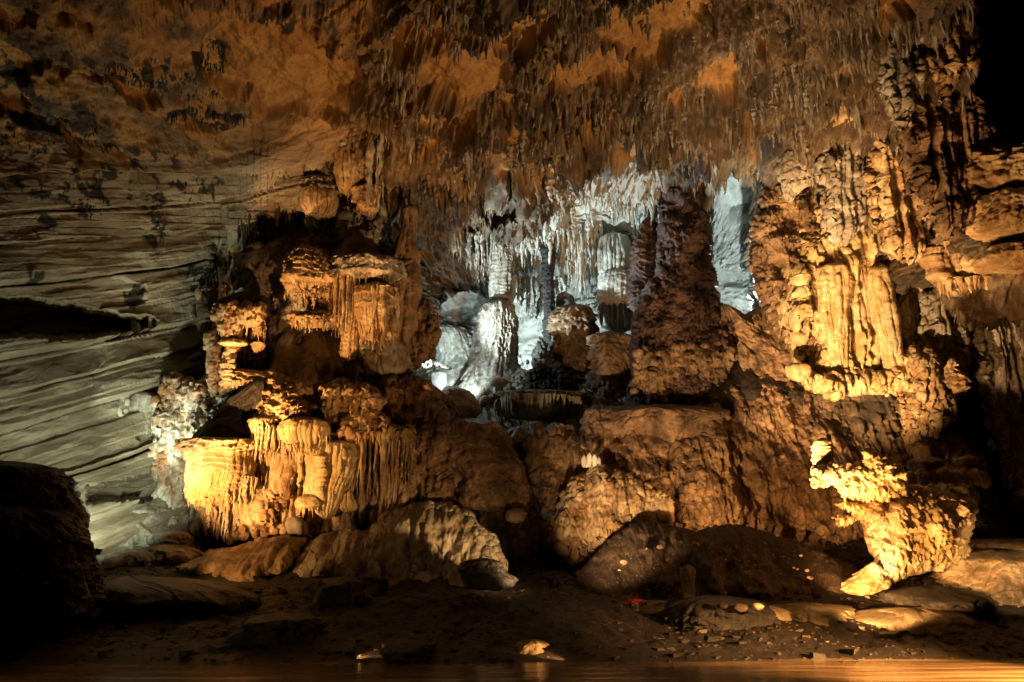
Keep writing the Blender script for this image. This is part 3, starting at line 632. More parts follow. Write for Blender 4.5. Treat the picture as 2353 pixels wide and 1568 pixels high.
# ---- pale tower lit greenish, at the left
F('curtain', 'grey pleated curtain hanging from a ledge just left of the streaked column', 'dripstone', 37.8, '900:300,352 915:294,354 950:292,352 1000:290,350 1025:296,345 1040:310,336', [('flute', .34, .24), ('tier', .3, .8, .05), ('fbm', 1, .1)], 'grey', depth=.5)
F('column', 'thin pale green column clinging to the bedded wall above the pleated curtain', 'column', 39, '770:396,410 800:382,408 830:380,402 860:378,398 890:370,392', S_PAG, 'white')
for l, D_, poly, m_ in (
 ('pleated pale drapery hanging from a bedding ledge on the far left wall', 37.4, [(200,770),(262,766),(272,790),(258,832),(232,838),(210,835),(184,836),(186,805)], 'flow'),
 ('narrow drapery on the bedded wall beside the wide pleated one', 37.8, [(272,768),(300,765),(298,800),(284,842),(272,852),(262,835),(250,846),(244,830),(258,800)], 'flow'),
 ('tall leaning flowstone rib on the lower bedded wall', 37.6, [(296,858),(308,875),(300,930),(285,985),(272,1040),(255,1046),(240,1036),(252,975),(268,910),(284,872)], 'grey'),
 ('bluish fluted drapery at the left edge of the picture', 34.6, [(30,942),(50,950),(62,980),(66,1020),(64,1060),(40,1066),(12,1062),(6,1040),(14,985)], 'grey')):
    PT('drapery', l, 'dripstone', D_, poly, .35, [('flute', .42, .4), ('vridge', .6, .15), ('fbm', .2, .06)], m_, 'draperies on the bedded wall', edge=16, rag=4)
for q, (l, x, t, b_, wd) in enumerate((('short black-bottomed rib',318,740,830,9),('thin white trickle of calcite',345,690,820,5),('crooked white trickle',306,700,800,7),('pale rib with frayed foot',340,760,840,10),('brown blob',455,660,690,8))):
    D_ = 38
    F('trickle', l+' on the pale wall left of the draped tower', 'dripstone', D_+.4*q*.3, f'{t}:{x-wd*.6},{x+wd*.4} {(t+b_)//2}:{x-wd},{x+wd} {b_}:{x-wd*.6},{x+wd*.5}', [('flute', .2, .1), ('fbm', .6, .12)], 'flow' if q != 4 else 'brown', depth=.5, group='trickles on the pale wall')
# ---- big bells, front
T('great_bell', 'brightest yellow drapery shaped like a bucket with a pleated rounded bottom, front left', 'dripstone', 35, None, (
  ('shoulder', '872:586,606 900:560,612 940:520,604 975:478,596 1000:446,590 1020:430,586 1034:434,582', [('fbm', 1.4, .25), ('fbm', .3, .05)], 'stone', .7, .5),
  ('lip', '1006:440,590 1016:428,586 1030:426,584 1042:432,580', S_CORAL, 'calcite', .85, -.12),
  ('drapery', '1022:432,584 1050:436,580 1090:434,574 1120:434,562 1140:438,548 1156:448,528 1166:464,506', B_(30, .68, ('tier', .42, 1.2, .2)), 'cream', .85)),
  fr=((1148,436,550,60,20,3.2,'cream'), (1030,430,584,30,26,3.4,'cream',-.1)))
def streamers(label, x0, x1, y0, y1s, D, n, m, sd, rr=(2.2, 5.6)):
    rng = np.random.default_rng(sd); root = thing('dripping_curtain', label, 'dripstone', (x0+x1)/2, max(y1s), D, 'ragged curtains of the left group')
    xs_ = np.sort(x0+(x1-x0)*rng.random(n)); P = []; Ln = []; Rd = []
    for x in xs_:
        t = (x-x0)/(x1-x0); yb = np.interp(t, np.linspace(0, 1, len(y1s)), y1s)-rng.random()**2*40; yt = y0-8*rng.random()
        d = D-.5*math.sin(math.pi*t)+.35*rng.random(); a = at(x, yt, d); b = at(x, yb, d)
        P.append(a); Ln.append(a[2]-b[2]); Rd.append((rr[0]+(rr[1]-rr[0])*rng.random()**1.6)*(at(x+1, yt, d)[0]-a[0]))
    adopt(spikes('drips', P, Ln, Rd, M[m], None, 8, 26, sd, wob=.20, power=.42), root)
    return root
streamers('tangle of long drips under the rim of the great dome, its leftmost part', 800, 862, 985, (1080,1176,1150), 35.6, 16, 'calcite', 5)
streamers('pointed fan of long drips narrowing to one stem, middle of the dome rim', 864, 918, 990, (1100,1182,1178,1120), 35.5, 20, 'calcite', 6)
streamers('last single long drip at the right end of the dome rim', 926, 950, 985, (1090,1172,1100), 35.6, 9, 'calcite', 7)
streamers('dense curtain of drips filling the gap beside the great yellow bell', 560, 660, 1036, (1150,1200,1130,1180), 35.9, 30, 'calcite', 11, (2.5, 7))
streamers('thick folded curtain under the right fringed bell, down to the lit stumps', 650, 735, 1040, (1150,1120,1190), 35.7, 26, 'cream', 12, (2.5, 8))
streamers('long folded curtain left of the tangle of drips, reaching lowest', 735, 806, 1000, (1190,1196,1160), 35.6, 24, 'cream', 13, (3, 8))
streamers('dim drips low under the great bell, over the pale boulders', 440, 560, 1150, (1200,1230,1250,1190), 36, 26, 'streaky', 14, (2.5, 7))
streamers('shaded drips behind the bright ones, at the foot of the dome', 800, 960, 1080, (1215,1230,1220), 37.2, 34, 'brown', 15, (3, 8))
def pillar(label, rings, D, m, st, depth=.8, **k): return F('dripstone_pillar', label, 'dripstone', D, rings, st, m, depth=depth, group='pillars below the bells', **k)
FL2 = [('pipes', 9, .8), ('flute', .36, .3), ('vfbm', .8, .3), ('tier', .6, 1, .06), ('fbm', .2, .04)]
pillar('wide pleated pillar in the middle, widening upward below the right bell', '1010:720,812 1040:714,812 1080:716,806 1120:720,790 1160:728,776 1192:736,764', 35.4, 'cream', FL2)
pillar('leaning pale pillar below the gap between the two bells', '1030:634,700 1060:628,690 1090:622,680 1120:620,670 1150:640,668', 35.8, 'calcite', FL2)
pillar('ragged fan of stone under the great bell, reaching down right', '1100:566,610 1125:556,640 1150:552,650 1180:560,640 1210:580,628', 36, 'calcite', S_DRIP)
pillar('bright broken column under the tangle of long drips', '1120:788,806 1140:786,812 1160:782,820 1178:786,818', 35.5, 'cream', FL2)
T('fringed_boss', 'rounded boss with candle-like drips, low in the middle of the left group', 'dripstone', 35, None, (
  ('knob', '1136:696,718 1146:684,732 1158:682,738 1170:688,730', S_SMOOTH, 'cream', .8),), fr=((1160,682,736,16,30,4,'cream'),))
# ---- grey rounded stones below the group
for l, rg, D_, st, m_ in (
 ('tall grey flowstone boulder with pleated front, left foot of the group', '1190:258,290 1205:238,325 1230:234,338 1260:238,332 1285:240,310 1310:226,280 1336:222,240', 35.5, [('drip', .8, 3, .7), ('drip', .35, 1.2, .35), ('fbm', .2, .1)], 'grey'),
 ('round grey boulder right of the tall pleated one', '1160:326,350 1172:308,366 1195:310,368 1215:322,356', 36, [('lump', 1.1, 1.6, .5), ('drip', .5, 1.4, .4), ('drip', .25, .6, .2), ('fbm', .2, .10)], 'grey'),
 ('greenish wet boulder in the bottom left heap', '1250:362,400 1262:345,440 1280:340,450 1296:348,440', 34.2, [('lump', 1.1, 1.6, .5), ('drip', .5, 1.4, .4), ('drip', .25, .6, .2), ('fbm', .2, .10)], 'grey'),
 ('broad grey slab at the bottom left, beside the dark rocks', '1262:260,360 1285:232,400 1310:226,392 1332:232,340', 34, [('drip', .8, 3, .7), ('drip', .35, 1.2, .35), ('fbm', .2, .1)], 'grey'),
 ('bluish low rock left of the tall pleated boulder', '1215:160,210 1235:140,235 1265:150,232 1280:170,226', 35.8, S_ROCK, 'grey'),
 ('dark small boulder in the bottom left heap', '1216:384,410 1228:360,420 1244:356,424 1258:370,410', 35, S_ROCK, 'grey'),
 ('blue-grey stub under the fringed boss', '1185:668,684 1200:666,696 1222:668,700 1236:674,694', 35.2, S_FLUTE, 'grey'),
 ('blue-grey stub below the bright broken column', '1176:790,800 1195:788,806 1220:786,812 1240:790,808', 35.2, S_FLUTE, 'grey')):
    F('boulder', l, 'boulder', D_, rg, st, m_)
# ---- flowstone on the floor in the middle
PT('ramp_rock', 'long amber-lit ramp of folded rock between the left group and the dark bank', 'rock', 34, [(394,1305),(440,1290),(480,1265),(540,1255),(600,1238),(660,1228),(712,1236),(690,1270),(670,1300),(650,1318),(600,1330),(560,1345),(520,1345),(500,1325),(460,1325),(420,1318)], 1.2, [('lump', .9, .7, .4), ('vfbm', .4, .22), ('lump', .4, .35, .15), ('fbm', .2, .06)], 'calcite', lean=(0, -3.2), edge=40)
# ---- dark boulders in the foreground
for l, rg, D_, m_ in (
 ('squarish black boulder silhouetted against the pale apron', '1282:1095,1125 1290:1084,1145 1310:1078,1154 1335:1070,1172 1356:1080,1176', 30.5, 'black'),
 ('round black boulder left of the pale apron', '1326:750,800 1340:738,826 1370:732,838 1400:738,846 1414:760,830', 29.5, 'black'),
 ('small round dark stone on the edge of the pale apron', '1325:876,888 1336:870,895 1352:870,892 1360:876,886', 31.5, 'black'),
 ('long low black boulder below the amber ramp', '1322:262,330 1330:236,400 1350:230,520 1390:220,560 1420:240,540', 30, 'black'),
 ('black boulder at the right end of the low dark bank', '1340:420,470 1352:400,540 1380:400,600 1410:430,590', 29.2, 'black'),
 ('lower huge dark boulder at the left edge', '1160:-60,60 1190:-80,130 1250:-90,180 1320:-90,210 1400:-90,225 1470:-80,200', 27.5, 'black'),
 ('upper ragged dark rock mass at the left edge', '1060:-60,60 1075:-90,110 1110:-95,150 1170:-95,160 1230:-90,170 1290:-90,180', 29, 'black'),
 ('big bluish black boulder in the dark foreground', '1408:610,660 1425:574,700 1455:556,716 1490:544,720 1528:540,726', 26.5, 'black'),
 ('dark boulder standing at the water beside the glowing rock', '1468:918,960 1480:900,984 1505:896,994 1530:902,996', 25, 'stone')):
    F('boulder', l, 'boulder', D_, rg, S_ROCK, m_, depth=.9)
F('shore_rock', 'glowing orange rock at the waterline left of the dark boulder', 'rock', 25.2, '1478:900,912 1492:884,920 1510:868,912 1526:850,900', S_ROCK, 'tan')
F('shore_rock', 'bright jagged rock like a shark fin at the waterline, centre', 'rock', 25.4, '1469:1212,1240 1476:1200,1246 1492:1186,1238 1508:1174,1242 1522:1158,1250', S_CORAL, 'tan', depth=.5)
F('shore_rock', 'tiny lit pebble on the waterline right of the bright jagged rock', 'rock', 25.4, '1508:1378,1384 1514:1374,1392 1520:1376,1396', S_ROCK, 'tan')
# ---- centre gap
F('boulder', 'tilted brown slab of rock leaning in the gap below the white-lit cave', 'boulder', 38, '962:1050,1090 975:1036,1120 1000:1034,1146 1040:1040,1172 1090:1046,1188 1140:1060,1196 1175:1090,1190', [('fbm', 2.4, .7), ('vridge', 1.6, .4), ('ridge', .8, .18), ('fbm', .25, .10)], 'brown')
F('boulder', 'wedge-shaped banded boulder with a sunlit-looking white left corner, in the gap', 'boulder', 43, '886:1022,1044 896:1014,1066 915:1014,1090 940:1030,1106 964:1052,1100', [('tier', .35, 2, .2), ('fbm', 1, .3), ('fbm', .3, .06)], 'tan')
F('boulder', 'small jagged stone between the banded boulder and the pleated curtain', 'boulder', 43.5, '908:1108,1118 918:1102,1130 932:1100,1122 938:1104,1112', S_ROCK, 'tan')
F('rock_slope', 'shaded slope of rubble descending right from the great dome', 'rock', 40.5, '872:930,960 890:926,1000 920:930,1040 960:950,1056 1000:960,1060 1060:950,1070', S_ROCK, 'tan')
r = thing('lit_ledge', 'blazing white ragged ledge right above the hidden floodlight', 'ledge', 985, 850, 46)
adopt(patch('ledge', cv([(60,975),(100,940),(155,925),(170,865),(215,845),(240,895),(290,920),(335,955),(380,965),(440,990),(510,1022),(500,1050),(430,1042),(380,1014),(330,1004),(290,1044),(240,1036),(190,1018),(120,1044),(75,1020)], 919.2, 603.2, .2381), 46.4, .7, S_CORAL, M['white'], None, 14, 2, amp=.6), r)
adopt(patch('pinnacle', cv([(245,905),(270,870),(300,856),(330,880),(300,915),(262,925)], 919.2, 603.2, .2381), 46.2, .4, S_CORAL, M['white'], None, 8, 1, amp=.5), r)
F('curtain', 'wide pale green curtain of stone under the blazing ledge', 'dripstone', 47.5, '850:985,1026 870:986,1024 895:988,1020 915:994,1016', [('flute', .4, .12), ('fbm', 1, .1)], 'white', depth=.5)
F('curtain', 'narrow curtain of stone left of the wide one under the blazing ledge', 'dripstone', 47.5, '850:932,962 870:934,968 895:944,978 920:960,982', [('flute', .4, .12), ('fbm', 1, .1)], 'white', depth=.5)
# ---- back chamber
S_BC = [('drip', .7, 2.2, .4), ('flute', .5, .18), ('drip', .3, .9, .24), ('fbm', .2, .08)]
bc = 'formations of the white-lit back cave'
F('stalagmite', 'squat white tiered stalagmite closest to the floodlight in the back cave', 'stalagmite', 50, '746:1012,1036 758:1002,1062 775:1000,1080 800:1003,1088 840:1000,1094 880:998,1104 912:1000,1108', S_BC, 'white', group=bc)
F('stalagmite', 'dark-topped stalagmite with a thick crusted body, reaching the hanging column above it', 'stalagmite', 49, '688:1126,1162 705:1116,1172 740:1108,1176 790:1098,1182 830:1082,1186 870:1064,1190 910:1050,1196 930:1060,1190', S_BC, 'grey', group=bc)
F('column', 'straight pale column hanging to the tip of the crusted stalagmite', 'column', 49.6, '520:1136,1172 560:1130,1174 600:1128,1175 650:1128,1174 700:1130,1176', [('flute', .5, .22), ('tier', .4, .8, .12), ('fbm', .3, .05)], 'grey', group=bc)
T('white_column', 'brilliant white column with an hourglass waist and dripping skirt, left of the giant dark stalagmite', 'column', 48.5, bc, (
  ('upper_curtain', '536:1384,1436 560:1378,1442 600:1376,1448 640:1378,1446', B_(12, .7), 'white', .8),
  ('middle_bell', '618:1388,1444 634:1382,1452 660:1376,1460 690:1376,1460 706:1380,1456', [('flute', .3, .16), ('tier', .5, 1, .12), ('fbm', .5, .1)], 'white', .9, -.3),
  ('skirt', '694:1384,1452 710:1388,1450 740:1394,1448 765:1400,1446', B_(11, .7), 'white', .8)),
  fr=((640,1376,1448,26,30,4,'white'), (706,1378,1458,26,50,4,'white',-.2)))
F('stalagmite', 'domed brown pagoda stalagmite with overlapping plates, middle of the back cave', 'stalagmite', 47.5, '700:1302,1336 712:1284,1352 735:1272,1360 765:1270,1362 790:1274,1360 830:1276,1364 880:1272,1366 915:1270,1368', [('tier', .8, 1.4, .30), ('drip', .5, 1.4, .45), ('drip', .22, .6, .2), ('fbm', .9, .25), ('fbm', .2, .08)], 'brown', group=bc)
F('stalagmite', 'small round-headed stalagmite peeping over the pagoda stalagmite', 'stalagmite', 48.6, '670:1290,1302 680:1282,1310 700:1280,1314 730:1282,1316', S_SMOOTH, 'grey', group=bc)
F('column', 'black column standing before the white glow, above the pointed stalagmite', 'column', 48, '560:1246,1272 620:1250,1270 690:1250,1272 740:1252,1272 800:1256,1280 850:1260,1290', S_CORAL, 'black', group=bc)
F('stalagmite', 'bushy low stalagmite of white knobs under the white glow', 'stalagmite', 48.5, '846:1186,1204 860:1176,1218 885:1168,1236 905:1160,1250', S_CORAL, 'white', group=bc)
F('column', 'crusty amber column between the black stalagmite and the giant one', 'column', 45, '764:1372,1440 780:1368,1452 830:1366,1456 880:1366,1456 920:1366,1460 950:1370,1450', S_DRIP, 'brown', group=bc)
T('mushroom_stone', 'pinkish mushroom-shaped stone at the rim of the pleated curtain', 'dripstone', 44.5, None, (
  ('cap', '866:1132,1154 874:1125,1162 884:1126,1160 892:1132,1152', S_SMOOTH, 'white', .9), ('stem', '886:1136,1150 900:1136,1150 916:1132,1158', S_BELL, 'white', .9)))
T('pleated_curtain', 'long row of pleated brown-white curtains under the black stalagmite', 'dripstone', 44, None, (
  ('lip', '896:1170,1300 904:1140,1330 914:1128,1340 924:1140,1336', S_CORAL, 'brown', .4),
  ('curtain', '910:1140,1332 930:1152,1330 950:1162,1322 968:1176,1310', [('flute', .38, .4), ('fbm', 1, .2)], 'white', .35)),
  fr=((920,1140,1334,60,44,4.5,'grey'),))
def rimdrips(label, n, poly, D, ln, rd, m, sd, group):
    pass
# ---- giant stalagmite and its skirt
F('stalagmite', 'thin black stalagmite pressed against the left side of the giant one', 'stalagmite', 44.6, '500:1483,1496 520:1474,1506 560:1464,1512 620:1456,1514 680:1452,1516 720:1454,1510', S_CORAL, 'red')
F('rock_cone', 'brown shoulder at the lower right of the giant stalagmite, under the bright opening', 'rock', 42.6, '700:1655,1672 730:1660,1704 770:1664,1740 810:1680,1790 860:1700,1830 900:1700,1850', S_LUMP, 'brown')
F('rock_cone', 'pale-tipped cone below the pillar at the bright opening', 'rock', 42.8, '704:1744,1756 720:1728,1768 745:1710,1790 790:1700,1830 850:1720,1860', S_LUMP, 'brown')
# ---- right pillar and mass
F('hanging_mass', 'cream lobed flowstone clinging under the ceiling, top right', 'flowstone', 36, '224:1860,1900 236:1846,1956 262:1838,1966 286:1842,1960 300:1852,1930', [('flute', .6, .35), ('lump', .8, 1.4, .3), ('fbm', .3, .05)], 'cream', depth=.6)
T('hanging_drapery', 'grey tattered drapery hanging in three tiers left of the dark rocks, upper right', 'dripstone', 38, None, (
  ('upper_tier', '280:1824,1880 300:1806,1878 330:1798,1872 352:1804,1866', S_DRIP, 'grey', .7),
  ('middle_tier', '346:1800,1874 370:1796,1872 400:1796,1870 418:1802,1862', S_DRIP, 'grey', .7, -.2),
  ('lower_tier', '410:1798,1860 430:1800,1840 450:1804,1824 468:1810,1818', S_DRIP, 'grey', .7)),
  fr=((345,1800,1874,30,22,4,'grey'), (414,1798,1866,28,24,4,'grey')))
CUR0 = [('flute', 1.0, .6), ('lump', 1., 1.4, .5), ('drip', .5, 1.8, .4), ('drip', .25, .8, .2), ('fbm', .2, .08)]
FC = [('pipes', 9, .8), ('flute', .5, .2), ('tier', .5, .9, .08), ('vfbm', .8, .2), ('fbm', .2, .05)]
for l, rg, D_, m_ in (
 ('leftmost of the tall yellow fluted columns, with a dark flat top', '606:1886,1936 618:1878,1944 660:1880,1948 720:1888,1942 780:1902,1946 840:1914,1948 868:1920,1946', 38.4, 'cream'),
 ('tallest pale column, reaching highest between the yellow ones', '536:1930,1972 560:1926,1982 620:1934,1992 700:1950,2004 780:1962,2014 850:1972,2020', 38.9, 'cream'),
 ('rightmost tall yellow fluted column, leaning right, beside the black shadow', '610:2000,2034 640:1996,2040 700:2006,2052 760:2018,2064 820:2030,2072 866:2038,2076', 38.2, 'cream'),
 ('narrow rib between the leftmost and the tallest column', '640:1942,1960 720:1944,1964 800:1948,1968 862:1950,1970', 38.7, 'calcite'),
 ('brown rib between the tallest and the rightmost column', '600:1984,2002 700:1996,2016 800:2010,2028 862:2016,2036', 38.9, 'brown'),
 ('slim stub left of the yellow columns with a fluted face', '700:1860,1884 740:1866,1896 800:1876,1902 840:1882,1904', 39.2, 'calcite')):
    F('fluted_column', l, 'column', D_, rg, FC, m_, group='fluted columns on the right wall')
T('fringed_drapery', 'broad orange drapery with separate long folds, right side above the black shadow', 'dripstone', 36.4, None, (
  ('lip', '540:2150,2230 552:2122,2280 566:2116,2286 580:2124,2282', S_DRIP, 'brown', .5),
  ('folds', '570:2124,2280 600:2136,2280 640:2150,2278 668:2166,2274 684:2190,2262', B_(9, .85, ('tier', .4, .8, .3)), 'calcite', .5)),
  fr=((655,2140,2278,22,44,7,'calcite'), (575,2120,2280,30,30,4,'calcite')))
for l, rg, D_ in (
 ('big rounded bright lump at the right edge, upper one', '330:2262,2300 345:2240,2330 375:2236,2345 410:2240,2340 436:2262,2320', 33.4),
 ('pale bulging lump cut by the right edge of the picture', '336:2320,2380 352:2312,2420 400:2306,2430 430:2320,2400', 33),
 ('stacked lump below the bright ones at the right edge', '440:2276,2360 456:2262,2420 500:2256,2430 540:2270,2400', 33.4),
 ('rough rounded lump right of the broad orange drapery', '560:2286,2350 576:2276,2400 600:2274,2420 620:2288,2390', 34)):
    F('bulge', l, 'flowstone', D_, rg, [('lump', 1.1, 1.2, .8), ('lump', .5, .6, .4), ('drip', .35, .9, .3), ('fbm', .2, .1)], 'calcite', group='bulges at the right edge')
F('stone_block', 'smooth yellow heart-shaped block at the left foot of the yellow columns', 'rock', 38, '833:1818,1852 842:1814,1856 862:1818,1856 878:1828,1852', S_SMOOTH, 'cream')
PT('peaked_rock', 'jagged orange rock with pointed top right of the cream band, next to the black wall', 'rock', 37.8, [(2100,785),(2112,806),(2130,788),(2146,815),(2162,838),(2180,868),(2192,920),(2188,965),(2150,975),(2118,940),(2092,880),(2085,820)], 1.0, CUR0, 'calcite', edge=34, rag=6)
F('peaked_rock', 'short crooked spike right of the jagged orange rock', 'rock', 36.8, '822:2182,2196 845:2172,2194 870:2172,2216 890:2176,2216 905:2180,2200', S_CORAL, 'calcite')
# ---- big flowstone mound
F('shelf_rock', 'ragged amber rock skirt under the giant stalagmite', 'rock', 40.6, '930:1440,1600 950:1420,1650 985:1410,1620 1020:1410,1590 1060:1430,1560', S_MASS, 'brown', depth=.5)
T('white_crystal', 'cluster of white upright blades standing on the middle flowstone', 'crystal', 37, None, tuple(
  ('blade', f'{1040+a}:{x-2},{x+3} {1054+a//2}:{x-w_},{x+w_} {1076}:{x-w_*.6},{x+w_*.6}', [('fbm', .4, .08)], 'white', .5, .1*i) for i, (x, w_, a) in enumerate(((1342,6,6),(1354,7,0),(1366,6,3),(1376,5,10),(1348,4,14)))))
# ---- bright coral formation
T('twisted_branch', 'row of twisted lit knobs reaching right above the bowl of the golden stone', 'dripstone', 33, None, tuple(
  ('knob', f'{y0}:{x-6},{x+8} {y0+14}:{x-12},{x+10} {y0+30}:{x-4},{x+14} {y0+42}:{x+2},{x+12}', S_CORAL, 'cream', .7, .15*(i % 3)) for i, (x, y0) in enumerate(((2092,1082),(2118,1076),(2142,1074),(2168,1072),(2190,1078),(2214,1074),(2240,1076),(2258,1082)))))
F('round_knob', 'round dark-sided knob standing on the twisted row, right', 'dripstone', 33.6, '1046:2216,2232 1056:2206,2244 1072:2206,2244 1084:2212,2238', S_LUMP, 'calcite')
F('round_knob', 'round shaded knob standing on the twisted row, left', 'dripstone', 33.8, '1050:2124,2142 1060:2112,2152 1076:2110,2154 1088:2118,2146', S_LUMP, 'brown')
F('stalagmite', 'small golden stacked stalagmite standing on the left wing of the golden stone', 'stalagmite', 31.6, '1005:1884,1898 1012:1876,1910 1030:1868,1912 1050:1868,1912 1066:1872,1908 1076:1876,1902', [('tier', .24, .9, .2), ('lump', .4, .3, .1), ('fbm', .2, .05)], 'cream')
F('root_rock', 'knobbly golden root running down left from the foot of the golden stone', 'rock', 30.4, '1292:2002,2012 1310:1990,2020 1335:1964,2026 1352:1952,2016 1368:1950,1990', S_CORAL, 'cream')
F('coral_clump', 'little yellow coral-like clump alone by the dark bank, lower right', 'dripstone', 28.6, '1392:1766,1780 1402:1750,1802 1418:1754,1806 1434:1764,1800 1450:1772,1790', S_CORAL, 'cream', depth=.6)
# ---- lower right ground
rr = random.Random(4)
for k in range(18):
    x = rr.uniform(1400, 1900); y = rr.uniform(1235+abs(x-1600)*.15, 1340); r = rr.uniform(2, 6) if k > 2 else 9
    D_ = 33.2-3.2*(y-1200)/220-1.0
    F('stone', 'loose pale stone lying on the dark earth mound', 'stone', D_, f'{y-r*.7:.1f}:{x-r*.5:.1f},{x+r*.5:.1f} {y:.1f}:{x-r:.1f},{x+r:.1f} {y+r*.7:.1f}:{x-r*.6:.1f},{x+r*.6:.1f}', [('fbm', .3, .05)], 'tan', group='loose stones on the earth mound', res=1.6)
F('standing_slab', 'upright slab of rock lit on its face, standing at the left foot of the rubble heap', 'rock', 30.6, '1298:1566,1592 1315:1564,1598 1350:1566,1598 1385:1570,1596', [('fbm', 1, .15), ('fbm', .2, .04)], 'tan', depth=.6)
F('rubble_heap', 'dark heap of rubble beside the little yellow clump', 'rock', 29, '1368:1600,1680 1385:1556,1740 1415:1530,1770 1450:1520,1776 1480:1530,1760', [('lump', .5, .5, .3), ('fbm', .6, .2), ('fbm', .2, .06)], 'stone', depth=.8)
for k, (x, y, r, c, l) in enumerate(((1700,1396,14,'tan','rust-brown stone on top of the rubble heap'),(1740,1394,13,'tan','brown stone at the right top of the rubble heap'),(1660,1392,10,'stone','small dark stone at the left top of the rubble heap'),(1722,1402,11,'stone','flat dark stone between the two brown ones on the rubble heap'))):
    F('stone', l, 'stone', 27.6, f'{y-r*.7}:{x-r*.5},{x+r*.5} {y}:{x-r},{x+r} {y+r*.8}:{x-r*.7},{x+r*.7}', [('ridge', .6, .3), ('fbm', .3, .12)], c)
for l, rg, D_, m_ in (
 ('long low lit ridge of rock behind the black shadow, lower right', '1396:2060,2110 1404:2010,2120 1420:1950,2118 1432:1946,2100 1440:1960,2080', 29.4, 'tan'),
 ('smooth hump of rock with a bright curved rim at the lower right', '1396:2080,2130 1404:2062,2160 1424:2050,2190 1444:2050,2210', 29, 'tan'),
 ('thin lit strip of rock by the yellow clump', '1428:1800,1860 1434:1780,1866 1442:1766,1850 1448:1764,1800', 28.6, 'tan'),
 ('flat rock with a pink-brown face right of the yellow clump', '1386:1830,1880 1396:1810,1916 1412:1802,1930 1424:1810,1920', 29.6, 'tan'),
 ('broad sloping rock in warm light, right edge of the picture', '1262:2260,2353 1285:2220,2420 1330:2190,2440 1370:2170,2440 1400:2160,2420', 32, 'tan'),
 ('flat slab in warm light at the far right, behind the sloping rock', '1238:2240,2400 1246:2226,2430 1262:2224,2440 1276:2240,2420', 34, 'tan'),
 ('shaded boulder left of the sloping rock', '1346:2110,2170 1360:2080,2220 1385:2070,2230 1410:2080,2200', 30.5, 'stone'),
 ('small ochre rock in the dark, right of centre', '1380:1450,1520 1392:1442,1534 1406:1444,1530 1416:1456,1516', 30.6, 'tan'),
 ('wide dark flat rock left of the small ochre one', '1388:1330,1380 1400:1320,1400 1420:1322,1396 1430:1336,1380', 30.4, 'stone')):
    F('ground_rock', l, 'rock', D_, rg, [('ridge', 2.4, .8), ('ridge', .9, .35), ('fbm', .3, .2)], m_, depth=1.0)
# pale square stone and jumbled rocks right of the flowstone mound
F('stone', 'crumpled round stone on the slope between the cream mound and the middle flowstone', 'stone', 36.2, '1168:1174,1196 1178:1166,1202 1192:1168,1202 1202:1176,1196', [('ridge', .7, .3), ('fbm', .4, .2)], 'tan')
# ---- black cables of the lighting on the ground
def cable(label, pts, rad=.03):
    P = []
    for x, y in pts:
        p, Y = onfloor(x, y, 28, 44); P.append(p)
    P = np.array(P); n = 60; t = np.linspace(0, 1, len(P)); q = np.linspace(0, 1, n)
    c = np.stack([pchip(q, t, P[:, k]) for k in range(3)], -1); c[:, 2] = np.maximum(c[:, 2], fz(c[:, 0], c[:, 1])+rad*.8)
    tg = np.gradient(c, axis=0); tg /= np.linalg.norm(tg, axis=1, keepdims=True)+1e-9
    s_ = np.cross(tg, [0, 0, 1]); s_ /= np.linalg.norm(s_, axis=1, keepdims=True)+1e-9; u_ = np.cross(s_, tg); th = np.arange(8)*math.pi/4
    V = c[:, None]+rad*(s_[:, None]*np.cos(th)[None, :, None]+u_[:, None]*np.sin(th)[None, :, None])
    o = mesh('cable', V.reshape(-1, 3), gridfaces(n, 8, True), M['black']); tag(o, label, 'cable', 'lighting cables on the cave floor'); return o
cable('black lighting cable winding down beside the cream mound', ((1150,1200),(1155,1235),(1180,1280),(1184,1315)))
cable('long black lighting cable running right towards the earth mound', ((1180,1205),(1215,1240),(1255,1285),(1290,1310),(1370,1320),(1390,1330)))
cable('black lighting cable crossing the floor low down, right of the black boulder', ((1210,1335),(1260,1332),(1310,1322),(1350,1336),(1375,1350),(1460,1362)))
rp, _ = onfloor(1455, 1392, 26, 40)
a_, b_ = rp[0], rp[1]
xx, yy = np.meshgrid(np.linspace(-.32, .32, 22), np.linspace(-.2, .2, 16)); zz = rp[2]+.10+.09*fbm(xx*5, yy*5, 7)+.1*np.exp(-(xx**2+yy**2)*12)
red = bpy.data.materials.new('red_cloth'); red.use_nodes = True; pr = red.node_tree.nodes['Principled BSDF']; pr.inputs['Base Color'].default_value = (.45, .015, .015, 1); pr.inputs['Roughness'].default_value = .9
vt = np.concatenate([np.stack([xx+a_, yy+b_, zz], -1).reshape(-1, 3), np.stack([xx+a_, yy+b_, zz-.03], -1).reshape(-1, 3)]); gf = gridfaces(16, 22)
tag(mesh('cloth', vt, np.concatenate([gf, gf[:, ::-1]+352]), red), 'small crumpled red cloth lying on the dark floor', 'cloth')
